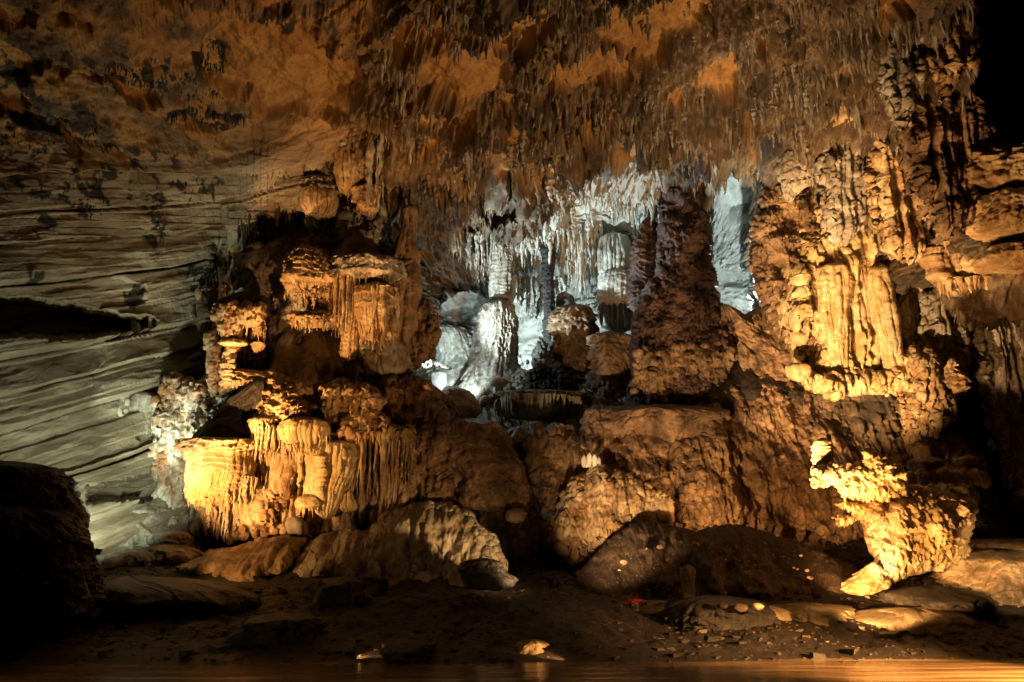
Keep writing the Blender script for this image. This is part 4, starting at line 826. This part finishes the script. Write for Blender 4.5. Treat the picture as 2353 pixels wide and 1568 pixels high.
# ================================================================== stalactites of the ceiling
def inpoly(poly, n, rng):
    xs0 = [p[0] for p in poly]; ys0 = [p[1] for p in poly]; out = []
    while len(out) < n:
        q = rng.random((n*4, 2))*[max(xs0)-min(xs0), max(ys0)-min(ys0)]+[min(xs0), min(ys0)]
        s_ = sdpoly(q[:, 0], q[:, 1], poly); out += list(q[s_ < 0])
    return np.array(out[:n])
CEIL = [(900,-60),(2225,-60),(2225,180),(2150,330),(1800,330),(1760,430),(1640,390),(1500,385),(1350,375),(1240,430),(1080,440),(940,410),(860,250)]
CHAM = [(1080,590),(1240,480),(1340,405),(1510,400),(1510,560),(1380,600),(1300,640),(1180,660),(1100,640)]
def dens(q, sd, thr):
    c = gn(q[:, 0]/110, (q[:, 1]-.15*q[:, 0])/30, 300)+.7*gn(q[:, 0]/26, q[:, 1]/14, sd+1)+.35*gn(q[:, 0]/300, q[:, 1]/120, 301); return c > thr
def fieldn(name, label, poly, n, ln, rd, m, sd, thr=-.1, avoid=None, group=None):
    rng = np.random.default_rng(sd); q = inpoly(poly, n*4, rng); q = q[dens(q, sd, thr)]
    if avoid is not None: q = q[zone(avoid, q[:, 0], q[:, 1]) < .35]
    q = q[:n]; P = onshell(q[:, 0], q[:, 1]); k = P[:, 1]/FPX
    big = rng.random(len(q))**4
    big = big*np.where((q[:, 1] > 315) & (poly is CEIL), .35, 1); Ln = (ln[0]+(ln[1]-ln[0])*big)*k; Rd = (rd[0]+(rd[1]-rd[0])*(.3*rng.random(len(q))+.7*big))*k
    P = P+np.stack([0*k, .10+0*k, .55*Rd+.12*Ln], -1)
    o = spikes(name, P, Ln, Rd, M[m], None, 7, 8, sd, wob=.22, power=.6); tag(o, label, 'stalactites', group, 'stuff'); return o
fieldn('small_stalactites', 'thousands of small grey-brown stalactites crowding the ceiling', CEIL, 3000, (8, 90), (1.4, 8), 'grey', 301, .17, w_b)
fieldn('tiny_brown_stalactites', 'tiny rust-brown stalactites between the larger ones on the ceiling', CEIL, 1500, (6, 40), (1.2, 5), 'brown', 302, .05, w_b)
fieldn('small_white_stalactites', 'small white-lit stalactites crowding the roof of the back cave', CHAM, 900, (12, 50), (1.8, 4.5), 'white', 303, -.25, chw)
fieldn('small_dark_stalactites', 'small black stalactites in clumps on the upper left wall', [(230,120),(520,110),(520,190),(380,200),(230,180)], 330, (10, 34), (1.8, 4), 'black', 304, -.2)
fieldn('small_black_stalactites', 'small black stalactites along the dark ledges of the left wall', [(0,250),(210,262),(210,300),(60,330),(0,320)], 260, (8, 26), (1.8, 4), 'black', 305, -.2)
fieldn('rim_stalactites', 'dense dim brown stalactites at the lip where the ceiling drops to the back cave', [(940,430),(1240,430),(1240,480),(1120,560),(960,620)], 260, (12, 44), (1.6, 4.5), 'brown', 306, -.2)
fieldn('ledge_stalactites', 'dark thin stalactites massed left of the hanging bells', [(520,470),(700,430),(700,480),(650,560),(560,560)], 380, (24, 90), (2.5, 5), 'stone', 307, -.5)
fieldn('wall_drips', 'small amber drips along the ledges right of the bare ochre rock', [(560,370),(860,330),(900,420),(700,450),(560,440)], 420, (10, 34), (2, 4.5), 'brown', 308, -.2)
# the larger ones, each on its own
rng = np.random.default_rng(77); protos = []
for m_ in ('grey', 'brown', 'white'):
    for v in range(5):
        s_ = spikes('stalactite', [(0, 0, 0)], [1.0], [.10], M[m_], None, 12, 26, 500+v, wob=.10, power=(.5, .62, .75, .55, .9)[v])
        protos.append(s_); s_['used'] = 0
def hang(px, py, ln, rd, mi, label, group):
    p = onshell(px, py); k = p[1]/FPX; src = protos[mi*5+int(rng.integers(5))]
    if src['used']: o = src.copy(); C.collection.objects.link(o)
    else: o = src
    src['used'] = 1
    o.location = (p[0], p[1]+.12, p[2]+.12*ln*k+.1); o.scale = (rd*k/.1, rd*k/.1, ln*k*1.12); o.rotation_euler = (0, 0, rng.random()*6.28)
    tag(o, label, 'stalactite', group)
regs = [
 ([(1260,400),(1340,400),(1340,440),(1270,440)], 10, (40,80), (8,14), 0, 'fat pale stalactite in the cluster hanging left of the white-lit rock', 'fat stalactites beside the white-lit rock'),
 ([(1080,300),(1260,300),(1260,420),(1080,380)], 26, (45,90), (5,9), 0, 'long stalactite hanging around the small bare ochre niche in the centre', 'long stalactites round the centre niche'),
 ([(1480,190),(1780,190),(1760,330),(1480,330)], 46, (40,90), (4,8), 0, 'long grey stalactite in the dense rows above the giant stalagmite', 'long stalactites above the giant stalagmite'),
 ([(1480,-20),(1830,-20),(1830,170),(1480,170)], 34, (36,80), (4,8), 0, 'long brown-grey stalactite near the top edge, right of centre', 'long stalactites at the top right of centre'),
 ([(1230,0),(1480,0),(1480,300),(1230,300)], 34, (36,70), (4,8), 1, 'brown stalactite in the thick of the ceiling, above centre', 'brown stalactites above centre'),
 ([(900,250),(1080,250),(1080,420),(940,400)], 24, (45,100), (5,9), 1, 'long dark stalactite right of the left group, under the ceiling', 'long dark stalactites right of the left group'),
 ([(800,190),(940,190),(960,400),(860,420),(800,330)], 34, (60,140), (5,12), 1, 'long brown stalactite in the dark sheaf above the tall block of the left group', 'long stalactites above the left group'),
 ([(700,360),(800,330),(800,400),(720,430)], 12, (40,80), (5,10), 0, 'grey stalactite beside the small hanging bell', 'stalactites beside the hanging bell'),
 ([(940,0),(1230,0),(1230,100),(940,100)], 20, (30,60), (4,8), 0, 'grey stalactite near the top edge, over the large bare ochre rock', 'stalactites over the large bare rock'),
 ([(1240,500),(1340,430),(1500,440),(1500,540),(1300,600)], 40, (40,90), (5,9), 2, 'white-lit stalactite hanging from the roof of the back cave', 'large stalactites of the back cave'),
 ([(1495,400),(1515,400),(1515,520),(1498,520)], 8, (50,90), (5,8), 2, 'icicle-like white stalactite tight against the giant stalagmite', 'white stalactites against the giant stalagmite'),
 ([(1640,380),(1760,380),(1760,400),(1640,400)], 12, (20,50), (4,7), 2, 'short pale stalactite on the bright lip over the second opening', 'stalactites over the second opening'),
 ([(1780,180),(1850,180),(1850,300),(1780,300)], 14, (50,110), (5,9), 0, 'long tapering stalactite left of the cream lobes', 'long stalactites left of the cream lobes'),
]
for poly, n, ln, rd, mi, lab, grp in regs:
    q = inpoly(poly, n, rng)
    for x, y in q:
        b_ = rng.random()**1.5; hang(x, y, ln[0]+(ln[1]-ln[0])*b_, rd[0]+(rd[1]-rd[0])*b_, mi, lab, grp)
for s_ in protos:
    if not s_['used']: bpy.data.objects.remove(s_)
    elif 'used' in s_.keys(): del s_['used']
for o in bpy.data.objects:
    if 'used' in o.keys(): del o['used']

# ================================================================== masses with irregular outlines
def root_at(name, label, cat, px, py, D, group=None): return thing(name, label, cat, px, py, D, group)
r = root_at('tiered_mound', 'stack of thin lit shelves narrowing upward above two fringed bells', 'dripstone', 650, 1046, 35.6)
adopt(patch('tiers', [(614,852),(640,846),(655,870),(700,872),(728,898),(700,912),(737,932),(722,958),(745,978),(640,985),(572,975),(582,940),(598,905),(604,878)], 36.2, 1.3, [('tier', .55, .9, .55), ('tier', .25, .5, .16), ('drip', .24, .5, .22), ('fbm', .2, .08)], M['calcite'], rag=5, lean=(0, -1.2), edge=45), r)
adopt(patch('side_tiers', [(725,885),(760,878),(790,868),(815,885),(822,920),(815,950),(830,975),(760,982),(735,962)], 36.2, 1.1, S_DRIP, M['calcite'], rag=5, edge=36), r)
for nm, rg, dD in (('left_bell', '955:582,640 970:572,642 985:570,640 1010:576,634 1030:588,624 1042:600,614', -.6), ('right_bell', '958:672,740 970:652,752 985:646,756 1010:652,752 1030:666,736 1046:684,712', -.8)):
    adopt(body(nm, rg, 35.6+dD, B_(17, .66), M['cream'], None, .9), r)
for row, l, rr_, n, ln, rd, dD in ((1022,576,636,26,26,3.6,-.6), (1030,652,748,34,24,3.6,-.8)): adopt(fringe(None, row, l, rr_, 35.6+dD, .8, M['cream'], n, ln, rd, seed=row), r)
r = root_at('great_dome', 'broad dark dome with long ragged drips hanging from its lower rim', 'dripstone', 915, 1190, 38)
adopt(patch('dome', [(770,905),(800,880),(840,868),(880,862),(915,858),(950,866),(985,885),(1010,915),(1028,945),(1036,985),(1042,1050),(1052,1120),(1052,1200),(820,1200),(812,1080),(800,1000),(775,960)], 38.6, 1.7, S_LUMP+[('flute', .5, .2)], M['brown'], edge=70), r)
adopt(patch('apron', [(762,905),(790,882),(830,878),(868,890),(885,915),(880,950),(905,975),(950,985),(955,1005),(900,1015),(850,1008),(800,1010),(765,985),(758,940)], 36.4, 1.2, S_DRIP+[('lump', .8, 1.2, .3)], M['calcite'], edge=40, rag=5), r)
adopt(fringe(None, 1000, 770, 952, 35.8, .5, M['calcite'], 60, 34, 4.2, seed=9), r)
r = root_at('draped_tower', 'amber draped tower with a dark rounded top, left edge of the group', 'dripstone', 505, 912, 37)
adopt(patch('crown', [(486,705),(505,684),(545,671),(580,672),(612,684),(622,705),(628,740),(600,730),(540,722),(490,735)], 37.6, 1.2, S_ROCK, M['stone'], edge=36), r)
adopt(patch('upper_drapery', [(490,700),(540,694),(575,690),(612,698),(616,722),(608,745),(604,765),(590,776),(585,758),(572,750),(560,768),(548,790),(535,770),(520,800),(505,790),(494,760),(486,730)], 36.7, .9, S_DRIP, M['calcite'], edge=30, rag=5), r)
adopt(patch('side_column', [(472,762),(500,752),(508,790),(505,860),(512,905),(488,914),(478,890),(476,830)], 36.7, .7, S_FLUTE, M['brown'], edge=22), r)
adopt(patch('shelved_column', [(524,782),(556,784),(548,808),(540,850),(536,905),(505,916),(498,890),(508,845),(514,805)], 36.5, .7, S_CORAL, M['calcite'], edge=22), r)
adopt(patch('core', [(500,760),(600,750),(610,800),(600,850),(560,860),(540,910),(490,912),(480,840)], 38.2, .8, S_FLUTE, M['red'], edge=40), r)
adopt(fringe(None, 752, 494, 610, 36.6, .6, M['calcite'], 34, 36, 4.2, seed=8), r)
r = root_at('streaked_column', 'tall white column streaked with rust brown, lit greenish at the far left of the group', 'column', 400, 1240, 37.4)
adopt(patch('column', [(396,850),(440,868),(470,888),(490,930),(484,985),(455,1012),(442,1060),(444,1150),(432,1200),(415,1240),(385,1236),(368,1200),(360,1150),(352,1100),(356,1040),(358,980),(362,920),(372,872)], 37.6, 1.1, S_DRIP+[('flute', .5, .35)], M['streaky'], edge=34, rag=4), r)
adopt(fringe(None, 1150, 362, 436, 37.2, .6, M['streaky'], 22, 34, 5, seed=4), r); adopt(fringe(None, 990, 362, 480, 37.0, .6, M['white'], 30, 34, 4.5, seed=5), r)
PT('crusted_buttress', 'white crusted buttress leaning right behind the streaked column', 'dripstone', 37.8, [(450,872),(510,843),(545,882),(530,925),(490,975),(450,1020),(425,1050),(428,960),(440,905)], 1.0, S_CORAL, 'white', edge=34, rag=5)
r = root_at('giant_stalagmite', 'giant dark red-brown stalagmite rising to the ceiling in the middle right, the largest of all', 'stalagmite', 1560, 960, 43.5)
GS = [(1535,392),(1590,388),(1600,430),(1622,455),(1630,500),(1637,540),(1640,607),(1646,640),(1640,660),(1657,690),(1672,730),(1692,745),(1701,790),(1690,820),(1672,850),(1662,890),(1650,930),(1630,975),(1560,1005),(1480,1002),(1425,985),(1440,900),(1450,860),(1448,800),(1451,740),(1460,690),(1480,660),(1500,640),(1508,600),(1508,545),(1516,490),(1518,450),(1528,420)]
adopt(patch('shaft', GS, 43.8, 2.0, [('fbm', 2, .5), ('vridge', .9, .35), ('drip', .4, 1.1, .42), ('drip', .2, .45, .22), ('fbm', .16, .12)], M['red'], edge=70, rag=3, lean=(0, -2)), r)
adopt(patch('lower_skirt', [(1460,800),(1520,790),(1580,780),(1640,790),(1695,800),(1680,840),(1660,880),(1625,905),(1604,940),(1560,955),(1500,945),(1450,940),(1455,880)], 42.0, 1.0, S_DRIP+[('lump', .8, .7, .4)], M['brown'], edge=50, rag=5), r)
PT('pillar', 'massive knobbly pillar right of the bright opening, its left edge rimmed with white light', 'pillar', 41.4, [(1765,395),(1850,400),(1900,440),(1930,520),(1920,640),(1925,760),(1900,860),(1850,868),(1815,835),(1790,800),(1775,770),(1758,740),(1750,707),(1736,680),(1728,640),(1722,600),(1719,546),(1728,500),(1742,440)], 2.0, S_DRIP+[('lump', 1., 1.2, .5)], 'brown', edge=70, rag=3)
PT('great_curtain', 'tall continuous fluted flowstone curtain behind the yellow columns, reaching up towards the ceiling', 'dripstone', 41.0, [(1800,640),(1835,560),(1860,500),(1905,430),(1960,385),(2040,400),(2092,470),(2118,560),(2108,650),(2085,700),(2098,800),(2075,870),(1960,880),(1880,872),(1845,835),(1812,770),(1788,700)], 1.7, [('flute', 1.5, 1.1), ('vridge', 1.6, .6), ('flute', .5, .5), ('drip', .9, 5, .5), ('drip', .3, 1.4, .2), ('fbm', .2, .08)], 'cream', edge=60, rag=6)
PT('right_shoulder', 'amber rocky shoulder descending under the jagged orange rock', 'rock', 39, [(2060,890),(2130,880),(2185,930),(2180,990),(2205,1010),(2245,1045),(2262,1075),(2230,1120),(2150,1120),(2090,1060),(2070,980)], 1.5, S_LUMP, 'calcite', edge=50, rag=5)
PT('great_flowstone', 'huge lumpy flowstone slope filling the lower right, above the dark earth mound', 'flowstone', 40.0, [(1780,880),(1830,893),(1900,890),(1960,905),(2040,900),(2080,925),(2150,940),(2185,985),(2200,1050),(2190,1120),(2150,1200),(2080,1290),(1960,1292),(1880,1270),(1760,1250),(1680,1240),(1600,1250),(1560,1230),(1530,1150),(1528,1080),(1545,1020),(1580,990),(1590,925),(1660,885)], 1.3, S_MASS, 'brown', edge=80, rag=5, lean=(0, -5))
PT('flowstone_mass', 'middle flowstone mass with lit knobs and short drips, left of the huge slope', 'flowstone', 39.6, [(1330,985),(1370,930),(1410,935),(1440,965),(1500,960),(1560,985),(1550,1040),(1540,1100),(1550,1150),(1540,1220),(1480,1240),(1400,1270),(1330,1285),(1290,1280),(1260,1230),(1250,1160),(1215,1110),(1180,1060),(1170,1000),(1230,975)], 1.2, S_MASS, 'brown', edge=70, rag=5, lean=(0, -4.5))
r = root_at('coral_formation', 'brightest golden crusted stone at the lower right, a winged goblet on a narrow foot', 'dripstone', 2060, 1345, 31.5)
adopt(patch('bowl', cv([(1000,560),(1200,590),(1440,640),(1500,690),(1470,800),(1430,920),(1420,1040),(1390,1120),(1250,1150),(1100,1180),(950,1220),(830,1270),(770,1230),(740,1130),(690,1020),(660,930),(640,820),(620,790),(560,820),(460,855),(440,790),(405,775),(440,745),(520,745),(430,670),(520,650),(640,650),(800,640)], 1781, 947.9, .3115), 32.2, 1.9, [('drip', .26, .9, .30), ('tier', .45, .7, .26), ('drip', .15, .35, .12), ('ridge', .8, .16), ('fbm', .14, .07)], M['cream'], edge=60, rag=3), r)
adopt(patch('neck', cv([(600,480),(760,470),(960,520),(1120,560),(1200,600),(1150,680),(900,730),(700,760),(600,720),(520,650)], 1781, 947.9, .3115), 32.4, 1.3, S_CORAL, M['cream'], edge=40, rag=4), r)
adopt(patch('wing', cv([(270,400),(330,385),(440,370),(560,375),(640,350),(620,290),(660,260),(720,270),(770,300),(850,350),(930,400),(950,480),(960,560),(900,600),(830,640),(780,655),(720,640),(640,625),(560,630),(480,615),(470,570),(420,545),(330,520),(310,560),(270,560),(248,520),(262,470)], 1781, 947.9, .3115), 31.2, .9, S_CORAL, M['cream'], edge=34, rag=4), r)
adopt(fringe(None, 1134, 1940, 2040, 30.8, .5, M['cream'], 30, 22, 4, seed=3), r)
PT('earth_mound', 'broad dark earth mound strewn with pale stones, in front of the huge flowstone slope', 'mound', 33.8, [(1310,1330),(1350,1290),(1400,1240),(1450,1205),(1490,1196),(1560,1210),(1600,1222),(1640,1205),(1700,1206),(1790,1230),(1880,1262),(1960,1300),(1995,1330),(1990,1400),(1800,1430),(1500,1430),(1320,1400)], 1.6, [('fbm', 1.4, .25), ('ridge', .6, .08), ('fbm', .2, .07)], 'earth', edge=90, rag=3, lean=(0, -3.5))

CUR = [('flute', 1.0, .9), ('flute', .42, .45), ('drip', .9, 5, .5), ('drip', .3, 1.6, .16), ('tier', .6, 1., .08), ('fbm', .2, .07)]
gp = 'hanging curtains of the right wall'
for l, D_, poly, th_, m_ in (
 ('tall pale pleated curtain running off the top edge, left of the dark void', 32.6, [(1985,-30),(2110,-30),(2118,60),(2108,150),(2088,230),(2066,300),(2040,270),(2020,200),(1998,110)], .9, 'grey'),
 ('narrow pleated curtain at the very edge of the dark void, top right', 32.2, [(2130,-30),(2226,-30),(2228,60),(2232,110),(2218,168),(2200,150),(2180,190),(2160,240),(2142,180),(2134,80)], .8, 'calcite'),
 ('rough brown curtain below the two top right ones', 34.6, [(2060,250),(2150,210),(2240,250),(2262,320),(2250,420),(2200,520),(2150,540),(2100,470),(2070,380)], 1.2, 'brown'),
 ('grey fluted curtain hanging behind the tattered drapery', 37.6, [(1880,300),(1960,290),(1990,360),(1985,450),(1960,540),(1920,560),(1890,520),(1876,400)], 1.0, 'grey'),
 ('rust coloured curtain between the grey one and the rough brown one', 36.8, [(1990,290),(2070,300),(2100,420),(2120,540),(2090,600),(2040,590),(2000,520),(1985,400)], 1.1, 'calcite'),
 ('shaded grey folds hanging in the black recess at the right', 39, [(2110,680),(2180,660),(2210,720),(2215,830),(2190,930),(2150,900),(2120,800)], .8, 'grey'),
 ('dim wide folds of rock deep in the recess at the right edge', 39.5, [(2225,690),(2330,680),(2420,700),(2420,1100),(2330,1180),(2270,1000),(2235,850)], .9, 'grey')):
    PT('curtain', l, 'dripstone', D_, poly, th_, CUR if m_ != 'brown' else CUR+[('lump', 1.4, 2.4, .5)], m_, gp, edge=40, rag=6)

PT('curtain_wall', 'shaded curtain of rock behind the bells, filling the gaps of the left group', 'dripstone', 37.2, [(435,1020),(520,980),(600,955),(700,965),(800,955),(900,985),(958,1000),(965,1100),(955,1215),(900,1240),(800,1235),(700,1240),(600,1235),(520,1240),(450,1220),(430,1120)], 1.0, [('flute', .6, .6), ('drip', .8, 3.4, .7), ('drip', .35, 1.1, .3), ('fbm', .2, .08)], 'calcite', edge=50, rag=5)
PT('rock_spur', 'jagged brown spur of rock jutting right from the left group towards the white-lit cave', 'rock', 39.6, [(905,600),(935,560),(950,620),(958,680),(985,690),(1000,725),(1012,750),(1008,790),(985,815),(960,850),(930,860),(905,820),(900,700)], .9, S_LUMP+[('flute', .5, .3)], 'brown', edge=40, rag=6)

PT('flowstone_band', 'cream lumpy band of flowstone at the feet of the yellow columns', 'flowstone', 39, [(1820,862),(1860,850),(1900,858),(1960,845),(2040,850),(2075,800),(2100,790),(2160,830),(2190,880),(2215,900),(2180,935),(2100,915),(2000,905),(1900,915),(1850,895)], 1.1, [('lump', 1.0, 1.6, .6), ('drip', .5, 1.6, .4), ('drip', .25, .7, .2), ('fbm', .2, .09)], 'cream', edge=36, rag=5)
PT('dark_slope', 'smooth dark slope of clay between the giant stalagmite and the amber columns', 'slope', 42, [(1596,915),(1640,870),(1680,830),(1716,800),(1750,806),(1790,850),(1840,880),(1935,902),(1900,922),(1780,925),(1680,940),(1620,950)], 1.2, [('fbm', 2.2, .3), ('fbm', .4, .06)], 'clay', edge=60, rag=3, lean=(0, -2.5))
PT('flowstone_boss', 'brightly lit knobbly boss with dripping foot, below the white blades', 'flowstone', 38, [(1330,1090),(1370,1070),(1420,1080),(1470,1110),(1520,1130),(1545,1170),(1530,1210),(1480,1205),(1430,1225),(1370,1255),(1320,1262),(1290,1220),(1285,1160),(1300,1120)], 1.2, S_MASS, 'calcite', edge=50, rag=6, lean=(0, -1))
# broken stones bedded in the floor
def rubble(name, label, n, xr, yr, sz, m, sd):
    rg_ = np.random.default_rng(sd); q = np.stack([rg_.uniform(*xr, n), rg_.uniform(*yr, n)], -1); z = fz(q[:, 0], q[:, 1])
    k_ = np.array([(x, y, z_) for x in (-1, 1) for y in (-1, 1) for z_ in (-1, 1)], float); fc = np.array([[0,1,3,2],[4,6,7,5],[0,4,5,1],[2,3,7,6],[0,2,6,4],[1,5,7,3]])
    r_ = sz*(.35+rg_.pareto(2.2, n)*.35).clip(0, 2.6); V = k_[None]*(.6+.8*rg_.random((n, 8, 1)))*r_[:, None, None]*rg_.uniform(.6, 1.3, (n, 1, 3))*[1, 1, .55]
    a_ = rg_.random(n)*6.28; c_, s_ = np.cos(a_)[:, None], np.sin(a_)[:, None]
    V = np.stack([V[..., 0]*c_-V[..., 1]*s_, V[..., 0]*s_+V[..., 1]*c_, V[..., 2]], -1)+np.stack([q[:, 0], q[:, 1], z], -1)[:, None]
    o = mesh(name, V.reshape(-1, 3), (fc[None]+(np.arange(n)*8)[:, None, None]).reshape(-1, 4), m)
    o.data.polygons.foreach_set('use_smooth', np.zeros(len(o.data.polygons), bool)); tag(o, label, 'gravel', None, 'stuff')
rubble('gravel', 'dark broken gravel strewn over the cave floor', 5200, (-17, 19), (24.2, 37), .065, M['stone'], 61)
rubble('pale_gravel', 'paler stone chips on the floor at the lower right', 350, (4, 19), (26.5, 35), .06, M['tan'], 62)

for k_, (l, poly, n) in enumerate((('clump of black drips hanging on the bedded wall, upper middle of it', [(380,395),(480,395),(490,410),(400,420)], 60),
 ('black clump of drips left of the longest black streak on the bedded wall', [(140,380),(200,380),(205,470),(170,490),(145,450)], 90),
 ('long column of black drips down the bedded wall', [(306,370),(332,370),(334,540),(314,560)], 90),
 ('black bushy clump on the pale wall just left of the draped tower', [(400,625),(470,625),(478,650),(440,672),(405,655)], 110),
 ('thin row of black drips under a ledge, top left', [(360,225),(550,215),(552,232),(365,245)], 110),
 ('black drips under a ledge at the far left, upper part', [(60,400),(180,395),(182,412),(60,420)], 80))):
    fieldn('black_drips', l, poly, n, (10, 44), (1.8, 4.5), 'black', 320+k_, -.6)

PT('flowstone_mound', 'broad rounded cream flowstone mound with pleated lobes, centre bottom', 'flowstone', 35.2, [(672,1335),(690,1275),(715,1240),(755,1228),(800,1208),(835,1222),(870,1195),(905,1168),(960,1152),(1040,1156),(1080,1175),(1100,1210),(1135,1232),(1158,1290),(1162,1335),(1100,1348),(1000,1322),(940,1334),(880,1352),(800,1352),(740,1354)], 1.5, [('fbm', 3.2, .8), ('lump', 1.6, 3.2, .6), ('vridge', 1.2, .35), ('lump', .6, 1.4, .2), ('vridge', .4, .08), ('fbm', .2, .05)], 'flow', lean=(0, -3), edge=70, rag=4)
PT('flowstone_apron', 'low smooth flowstone apron spreading in front of the cream mound', 'flowstone', 33.0, [(822,1340),(850,1316),(960,1306),(1080,1312),(1108,1345),(1092,1385),(1000,1398),(900,1400),(835,1388)], .8, [('fbm', 1.4, .22), ('lump', .6, .5, .14), ('fbm', .25, .05)], 'flow', lean=(0, -2.2), edge=30, rag=4)
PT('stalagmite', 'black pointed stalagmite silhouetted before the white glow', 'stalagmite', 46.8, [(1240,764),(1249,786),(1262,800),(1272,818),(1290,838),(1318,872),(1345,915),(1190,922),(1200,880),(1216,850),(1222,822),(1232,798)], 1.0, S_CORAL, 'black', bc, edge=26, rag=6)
PT('group_backing', 'shadowed fluted rock that ties the beehive, the tower and the tall block together', 'rock', 40.4, [(560,600),(640,540),(700,520),(770,560),(785,440),(870,430),(905,560),(935,640),(925,800),(900,870),(820,880),(700,870),(600,890),(520,860),(540,720)], 1.2, S_MASS, 'grey', edge=60, rag=8)
streamers('ragged drips under the rim of the beehive', 660, 754, 668, (694,716,700), 36.5, 24, 'calcite', 21, (2, 5))
streamers('long ragged drips hiding the left drapery of the tall block', 744, 812, 632, (700,770,790,740), 36.9, 22, 'calcite', 22, (2.5, 6))
streamers('ragged pipes in front of the right drapery of the tall block', 818, 914, 660, (790,806,812,770), 36.9, 30, 'calcite', 23, (2.5, 7))
streamers('dim columns and drips under the tall block', 786, 932, 800, (872,880,868,850), 37.6, 30, 'grey', 24, (3, 9))
streamers('fine drips of the lone shelf below the beehive', 670, 764, 730, (752,772,758), 36.5, 22, 'calcite', 25, (1.8, 4.5))
streamers('ragged drips hanging from the crown of the draped tower', 488, 612, 706, (770,800,760,790), 36.3, 34, 'calcite', 26, (2, 6))
streamers('sheaf of brown drips beside the longest drapery', 838, 880, 330, (440,500,470), 38, 14, 'grey', 27, (2.5, 7))
streamers('dark sheaf of drips left of the dripping stalactite', 740, 800, 440, (540,600,560), 39.4, 16, 'grey', 28, (3, 8))
streamers('long white drips in the upper right of the back cave', 1250, 1378, 490, (590,640,680,620), 48.6, 46, 'white', 31, (2.5, 7))
streamers('greyish drips over the left part of the back cave', 1050, 1240, 540, (610,640,600,560), 48, 50, 'grey', 32, (2, 6.5))
streamers('short bright drips between the white column and the giant stalagmite', 1380, 1515, 410, (480,520,600), 45.5, 40, 'white', 33, (2, 6))
streamers('dark drips at the foot of the back cave wall', 1180, 1300, 640, (700,740,690), 51, 24, 'white', 34, (3, 8))

streamers('fine ragged drips along the rounded foot of the great yellow bell', 434, 590, 1100, (1160,1186,1190,1150), 34.6, 40, 'cream', 41, (1.8, 5))
streamers('ragged drips hanging from the rim of the left fringed bell', 570, 646, 984, (1050,1072,1050), 34.6, 22, 'cream', 42, (2, 5))
streamers('ragged drips hanging from the rim of the right fringed bell', 650, 756, 984, (1050,1076,1060,1040), 34.4, 28, 'cream', 43, (2, 5))
